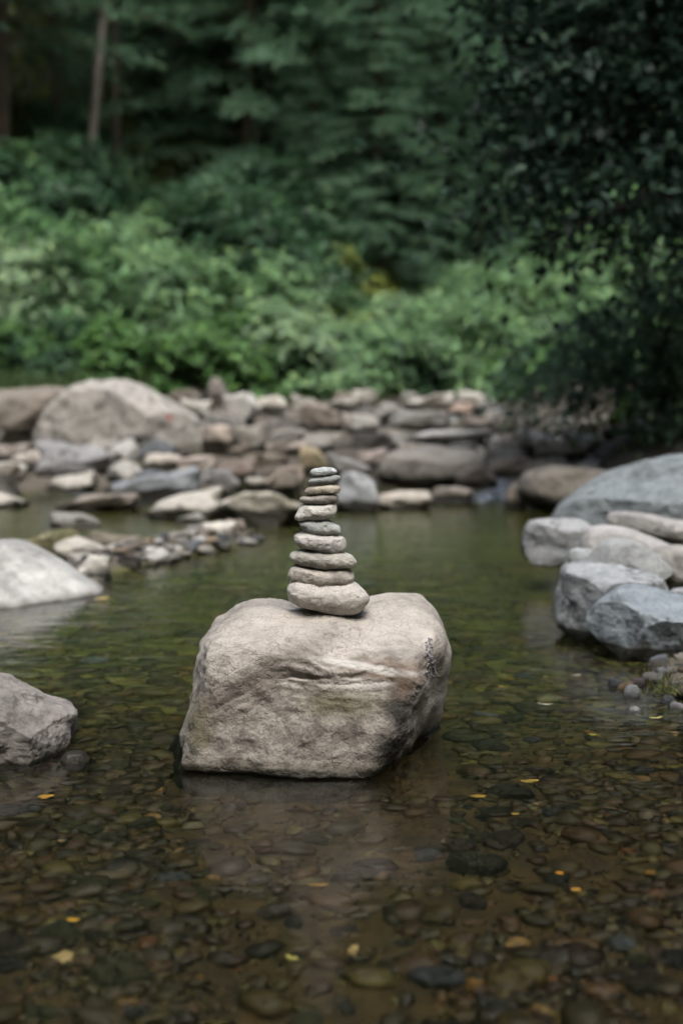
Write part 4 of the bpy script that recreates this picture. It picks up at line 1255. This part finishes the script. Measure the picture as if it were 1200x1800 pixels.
SHR = [  # px, distance, height above the slope or None, radius, mesh, colour, label
    (30, 14.2, 640, 0.75, 2, G3, 'low dense bright green shrub behind the brown boulder at left edge'),
    (130, 14.4, 610, 0.95, 0, G4, 'dark leafy shrub right behind the huge pale boulder'),
    (225, 14.8, 620, 0.85, 2, G3, 'round broad-leaved shrub above the huge pale boulder'),
    (-10, 15.2, 500, 1.05, 1, G5, 'pale feathery shrub at the left edge in mid height'),
    (90, 15.4, 520, 1.0, 3, G1, 'upright shrub between the pale feathery ones at left'),
    (190, 15.8, 470, 1.15, 1, G2, 'arching feathery shrub with grassy top on the left bank'),
    (270, 15.6, 540, 0.95, 3, G2, 'spreading feathery shrub left of the dark gap on the bank'),
    (330, 15.6, 640, 0.70, 1, G5, 'pale grey-green shrub above the fallen log'),
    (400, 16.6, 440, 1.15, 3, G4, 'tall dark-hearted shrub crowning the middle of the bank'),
    (440, 16.4, 540, 1.1, 0, G2, 'large pale shrub on the diagonal edge of the bank'),
    (420, 16.0, 640, 0.9, 2, G3, 'bright green shrub behind the bright wedge rock'),
    (510, 16.6, 610, 1.05, 1, G5, 'pale shrub standing above the dark pyramid rock'),
    (590, 17.2, 650, 0.85, 1, G2, 'soft low shrub on the bank directly above the cairn'),
    (520, 17.6, 500, 0.95, 4, G1, 'shrub on the bank beside the mossy slope, lower one'),
    (650, 18.2, 660, 0.75, 4, G3, 'bright low shrub behind the arched grey boulder'),
    (720, 18.8, 590, 1.05, 1, G5, 'pale tall shrub in the middle distance right of the cairn'),
    (745, 18.6, 655, 0.8, 2, G4, 'dark round shrub at the foot of the pale tall shrub'),
    (800, 19.6, 610, 0.95, 3, G2, 'feathery shrub left of the dark waterside bush'),
    (850, 20.4, 640, 0.85, 4, G3, 'yellow-green shrub half hidden by the dark waterside bush'),
    (640, 19.2, 560, 0.85, 2, G1, 'small round shrub below the lone lower pine'),
    (610, 18.8, 600, 0.8, 0, GY, 'yellow-green shrub on the mossy slope'),
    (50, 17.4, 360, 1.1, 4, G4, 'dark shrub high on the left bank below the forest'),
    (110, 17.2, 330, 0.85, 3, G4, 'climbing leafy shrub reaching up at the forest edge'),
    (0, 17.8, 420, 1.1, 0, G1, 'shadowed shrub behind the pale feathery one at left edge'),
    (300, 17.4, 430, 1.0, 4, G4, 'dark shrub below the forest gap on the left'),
    (560, 20.5, 440, 0.9, 4, GY, 'yellow-green clump on the mossy slope, upper one'),
    (500, 19.2, 420, 0.85, 2, G3, 'small bright shrub at the top of the mossy slope'),
    (770, 22.5, 560, 0.8, 4, G4, 'dark shrub under the overhanging leaves, mid distance'),
    (870, 23.5, 560, 1.0, 3, G2, 'pale shrub seen between hanging leaves and dark bush, left'),
    (950, 20.5, 540, 1.15, 1, G2, 'pale feathery shrub between hanging leaves and dark bush, middle'),
    (1040, 20.0, 500, 1.2, 3, G2, 'pale shrub between hanging leaves and dark bush, right'),
    (1000, 23.0, 400, 1.5, 4, G1, 'light green shrub showing through gaps of the hanging leaves'),
    (30, 17, 290, 0.9, 1, G1, 'feathery shrub climbing highest at the left edge under the forest'),
    (120, 17, 255, 0.6, 3, G4, 'slim dark shrub reaching into the forest beside the pale trunk'),
    (215, 17, 395, 0.8, 1, G2, 'pale arching shrub just below the dark forest gap'),
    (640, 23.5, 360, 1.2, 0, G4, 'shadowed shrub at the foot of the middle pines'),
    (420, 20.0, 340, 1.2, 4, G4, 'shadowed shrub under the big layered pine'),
]
for i, (px, D, py, rad, mi, col, lab) in enumerate(SHR):
    rp = rad * 150.0
    p = on_terrain(px, min(py + rp * 0.62, 694), 12.0)
    q = rp / FPX * p[1]
    plant('shrub', SH[mi], (p[0], p[1], p[2] - .05), (q * R.uniform(1.0, 1.25), q, q * R.uniform(.9, 1.15)), R.uniform(0, 6.28), col, lab, 'shrub', 'shrubs on the far bank')

# bank grass between shrubs and rocks
def grass_field(nm, n, seed, fn, L, W):
    r = np.random.default_rng(seed)
    P = fn(r, n)
    P[:, 2] = ground(P[:, 0], P[:, 1])
    d = unit(np.stack([r.normal(0, .45, len(P)), r.normal(0, .45, len(P)), np.ones(len(P))], 1))
    v, f = leaf_quads(P, d, unit(r.normal(size=(len(P), 3))), L * r.uniform(.5, 1.4, len(P)), np.full(len(P), W))
    me = mesh_np(nm, v, f, False); me.materials.append(MAT['leaf'])
    return link(nm, me)
def fn(r, n):
    x = r.uniform(-7, 8, n)
    y = bank_y(x) - 1.0 + np.abs(r.normal(0, 2.4, n))
    return np.stack([x, y, 0 * x], 1)
o = grass_field('bank_grass', 52000, 3, fn, .30, .03); o.color = (0.080, 0.130, 0.052, 1)
tag(o, 'bright green grass and weeds along the foot of the far bank', 'grass', None, 'stuff')
def fn(r, n):
    x = r.uniform(-14, 16, n)
    y = bank_y(x) + r.uniform(1.5, 14, n)
    return np.stack([x, y, 0 * x], 1)
o = grass_field('undergrowth', 60000, 4, fn, .34, .06); o.color = (0.085, 0.105, 0.026, 1)
tag(o, 'mossy undergrowth covering the wooded slope', 'undergrowth', None, 'stuff')

# ---- pines
def pine_meshes(seed, H=13.0, base=2.0, spread=2.6, dens=1.0):
    r = np.random.default_rng(seed)
    P = np.array([(0.12 * math.sin(t * 3 + seed), 0.10 * math.sin(t * 2.2), t * H - .4) for t in np.linspace(0, 1, 12)])
    v, f = tube(P, np.linspace(.17, .02, 12), 9)
    tr = mesh_np('trunk', v, f); tr.materials.append(MAT['bark'])
    O, D, B = [], [], []
    z = base
    while z < H - .3:
        t = (z - base) / (H - base)
        nb = int(r.integers(4, 7))
        a0 = r.uniform(0, 6.28)
        for k in range(nb):
            a = a0 + k * 6.28 / nb + r.normal(0, .25)
            Lb = spread * (1 - t) ** .75 * r.uniform(.6, 1.15) + .25
            dirx = np.array([math.cos(a), math.sin(a), 0])
            s = np.linspace(.18, 1, max(4, int(Lb * 5.5 * dens)))
            zz = z + .10 * Lb * s - .26 * Lb * s ** 2 + r.normal(0, .05)
            pts = dirx[None, :] * (s * Lb)[:, None]; pts[:, 2] = zz
            B.append(tube(np.vstack([[0, 0, z - .05], pts[::2], pts[-1:]]), np.linspace(.028, .005, len(pts[::2]) + 2), 4))
            sd = np.array([-dirx[1], dirx[0], 0])
            for sg in (-1, 1):
                O.append(pts + r.normal(0, .03, pts.shape)); D.append(dirx[None, :] * .7 + sg * sd[None, :] * r.uniform(.6, 1.2, (len(pts), 1)) + r.normal(0, .12, pts.shape))
            O.append(pts); D.append(np.repeat(dirx[None, :], len(pts), 0) + r.normal(0, .2, pts.shape) + np.array([0, 0, .25]))
        z += r.uniform(.28, .5) / dens
    v, f = twigs(r, np.concatenate(O), np.concatenate(D), 12, .50, .17, .026, .20, .55)
    cr = mesh_np('crown', v, f, False); cr.materials.append(MAT['needle'])
    v, f = join(B)
    br = mesh_np('branches', v, f); br.materials.append(MAT['bark'])
    return cr, tr, br
PINES = [pine_meshes(1, 14, 0.5, 3.0), pine_meshes(2, 15, 2.4, 2.7), pine_meshes(3, 12, 1.0, 2.4), pine_meshes(4, 16, 7.5, 2.6, .8)]
def pine(px, py, k, s, lab, col, grp='pines on the far slope', tc=(0.10, 0.075, 0.055), lean=0.0, sz=1.0):
    p = on_terrain(px, py, 13.0)
    e = plant('pine_tree', PINES[k], (p[0], p[1], p[2] - .2), (s, s, s * sz), R.uniform(0, 6.28), col, lab, 'pine tree', grp, tc, ('crown', 'trunk', 'branches'))
    if lean: e.rotation_euler = (0, lean, 0)
    return e
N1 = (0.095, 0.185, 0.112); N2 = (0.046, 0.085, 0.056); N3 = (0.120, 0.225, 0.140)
pine(448, 350, 0, 0.85, 'big pine with layered drooping boughs left of centre', N3)
pine(662, 420, 1, 0.95, 'tall pine with bare lower trunk right of centre', N1)
pine(660, 548, 2, 0.46, 'small lone pine standing low on the slope', N3)
pine(560, 290, 0, 1.0, 'pine behind and between the two middle pines', N1)
pine(-10, 330, 1, 0.85, 'pine at the left frame edge with boughs reaching in', N1)
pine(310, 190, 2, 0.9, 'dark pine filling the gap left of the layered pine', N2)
pine(790, 400, 0, 0.95, 'pine behind the overhanging leaves at right', N3)
pine(880, 330, 2, 1.2, 'far pine glimpsed through the hanging leaves', N3)
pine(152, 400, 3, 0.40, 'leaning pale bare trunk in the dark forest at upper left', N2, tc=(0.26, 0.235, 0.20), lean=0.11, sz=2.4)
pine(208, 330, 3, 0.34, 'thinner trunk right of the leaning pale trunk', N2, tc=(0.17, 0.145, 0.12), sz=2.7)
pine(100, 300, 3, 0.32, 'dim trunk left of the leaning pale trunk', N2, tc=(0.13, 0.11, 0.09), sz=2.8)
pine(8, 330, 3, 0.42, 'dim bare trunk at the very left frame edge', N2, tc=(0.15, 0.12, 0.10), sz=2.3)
pine(560, 480, 2, 0.34, 'young pine on the mossy slope left of the lone pine', N3)
pine(765, 545, 2, 0.40, 'young pine under the overhanging leaves, right of the lone pine', N1)
pine(840, 590, 2, 0.34, 'small pine just left of the dark waterside bush', N3)
pine(500, 330, 3, 0.30, 'thin bare trunk between the layered pine and its neighbour', N2, tc=(0.15, 0.115, 0.095), sz=3.0)
DF = 'pines massed deep in the forest'
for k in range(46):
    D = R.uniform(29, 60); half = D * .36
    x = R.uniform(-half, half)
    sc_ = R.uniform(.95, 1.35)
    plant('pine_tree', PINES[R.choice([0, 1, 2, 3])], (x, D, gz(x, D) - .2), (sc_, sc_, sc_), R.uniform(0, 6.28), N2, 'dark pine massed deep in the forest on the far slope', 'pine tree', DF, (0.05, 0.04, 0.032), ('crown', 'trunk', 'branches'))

# ---- fallen log and stump among the shrubs
P = [at_y(288, 600, 15.2), at_y(300, 606, 15.0), at_y(318, 614, 14.7), at_y(336, 626, 14.4), at_y(348, 645, 14.2), at_y(352, 672, 14.1), at_y(353, 700, 14.1)]
base = P[-1].copy()
v, f = tube(np.array(P) - base, [.03, .05, .065, .055, .04, .03, .03], 12)
v = v * (1 + .08 * fbm(v * 6, 5, 3))[:, None]
o = link('fallen_log', mesh_np('fallen_log', v, f), MAT['bark'], None, base)
o.color = (0.085, 0.068, 0.052, 1)
tag(o, 'bent brown dead log coming out of the shrubs', 'log')
outline_rock('upright grey rock at the foot of the shrubs beside the dead log', [(366, 710), (366, 680), (373, 664), (388, 668), (402, 692), (407, 710), (385, 716)], 13.0, .25, (0.26, 0.235, 0.205), 61, 'rock', 'rock', None, 4, 3.0, .05, 3, .4, .2, -9, .7)

# ---- overhanging broadleaf tree and waterside bush, right
def blob_tree(name, label, cat, base, blobs, seed, L, W, col, dens, tl, mat, stemcol, trunk_path, trunk_r, limbs, group=None, names=('crown', 'trunk')):
    r = np.random.default_rng(seed)
    e = empty(name, base)
    tag(e, label, cat, group)
    O, D = [], []
    for (c, rad) in blobs:
        n = int(dens * rad ** 2.2)
        d = unit(r.normal(size=(n, 3)))
        q = r.uniform(.15, 1, (n, 1)) ** .6
        O.append(c + d * q * rad * np.array([1, .8, .85])); D.append(d * .8 + r.normal(0, .4, (n, 3)) + np.array([-.25, -.1, -.1]))
    v, f = twigs(r, np.concatenate(O), np.concatenate(D), 7, tl, L, W, .5, .7)
    me = mesh_np(names[0], v - base, f, False); me.materials.append(MAT[mat])
    o = link(names[0], me, None, e); o.color = (*col, 1)
    v, f = tube(np.array(trunk_path) - base, trunk_r, 10)
    o = link(names[1], mesh_np(names[1], v, f), MAT['bark'], e); o.color = (*stemcol, 1)
    for P, rr_ in limbs:
        v, f = tube(np.array(P) - base, rr_, 7)
        o = link('limb', mesh_np('limb', v, f), MAT['bark'], e); o.color = (*stemcol, 1)
    return e
def bl(px, py, r, Y): 
    return (at_y(px, py, Y), r / FPX * Y)
blobs = [bl(1030, 120, 170, 7.6), bl(1120, 260, 190, 7.4), bl(1150, 60, 230, 7.9), bl(905, 270, 80, 7.4), bl(800, 285, 52, 7.3), bl(740, 285, 30, 7.2), bl(950, 375, 85, 7.3),
         bl(1060, 360, 85, 7.5), bl(930, 130, 75, 7.9), bl(880, 380, 60, 7.2), bl(905, 30, 65, 8.1), bl(1180, 310, 80, 7.1), 
         bl(1300, 150, 300, 8.2), bl(1100, -180, 330, 8.2), bl(1350, -350, 400, 8.6), bl(960, -260, 200, 8.4), bl(1290, 330, 140, 7.8), bl(1000, 250, 120, 8.6), bl(1120, 150, 200, 9.0)]
tb = np.array([3.15, 8.4, gz(3.15, 8.4) - .1])
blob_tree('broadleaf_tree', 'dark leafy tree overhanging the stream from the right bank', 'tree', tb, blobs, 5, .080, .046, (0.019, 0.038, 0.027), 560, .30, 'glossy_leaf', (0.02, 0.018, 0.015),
          [tb, tb + [-.05, 0, 1.0], tb + [-.2, -.05, 2.0], tb + [-.3, 0, 3.2], tb + [-.2, .1, 4.6]], [.17, .15, .13, .10, .05],
          [([tb + [-.1, 0, 1.4], at_y(1200, 230, 8.0), at_y(1040, 240, 7.6), at_y(930, 262, 7.4), at_y(850, 275, 7.3)], [.07, .04, .025, .012, .004]),
           ([tb + [-.2, 0, 2.0], at_y(1180, 60, 8.1), at_y(1000, 90, 7.8), at_y(880, 70, 8.0)], [.08, .05, .03, .008]),
           ([tb + [-.1, 0, 1.2], at_y(1150, 340, 7.5), at_y(1030, 390, 7.3), at_y(950, 430, 7.2)], [.06, .04, .02, .006])])
blobs = [bl(985, 665, 68, 9.4), bl(1085, 635, 90, 9.0), bl(1170, 600, 130, 8.8), bl(1250, 530, 100, 9.2), bl(1170, 500, 50, 9.6), bl(1100, 590, 60, 9.5), bl(925, 680, 38, 9.6), bl(1015, 610, 55, 9.8),
         bl(1200, 700, 90, 8.6), bl(1300, 650, 160, 9.0), bl(930, 650, 45, 10.0), bl(1165, 705, 45, 8.4), bl(1020, 695, 38, 9.0), bl(1090, 700, 40, 8.8)]
tb = np.array([2.15, 9.2, gz(2.15, 9.2) - .1])
blob_tree('waterside_bush', 'dark bushy shrub hanging low over the rapids at right', 'bush', tb, blobs, 6, .062, .034, (0.10, 0.17, 0.105), 1500, .22, 'leaf', (0.05, 0.04, 0.03),
          [tb, tb + [-.05, 0, .3], tb + [-.15, 0, .7], tb + [-.3, 0, 1.1]], [.06, .05, .04, .015],
          [([tb + [0, 0, .2], at_y(1080, 650, 9.0), at_y(980, 690, 9.4)], [.04, .025, .008]), ([tb + [0, 0, .2], at_y(1170, 600, 8.8), at_y(1200, 510, 9.2)], [.04, .03, .008])], None, ('foliage', 'stem'))
# mossy root running down from the bush
P = [at_y(1108, 690, 8.5), at_y(1098, 712, 8.45), at_y(1088, 730, 8.4), at_y(1074, 742, 8.35)]
b0 = P[-1].copy()
v, f = tube(np.array(P) - b0, [.03, .035, .035, .03], 9)
o = link('mossy_root', mesh_np('mossy_root', v, f), MAT['bark'], None, b0); o.color = (0.11, 0.19, 0.05, 1)
tag(o, 'bright mossy root under the dark waterside bush', 'root')
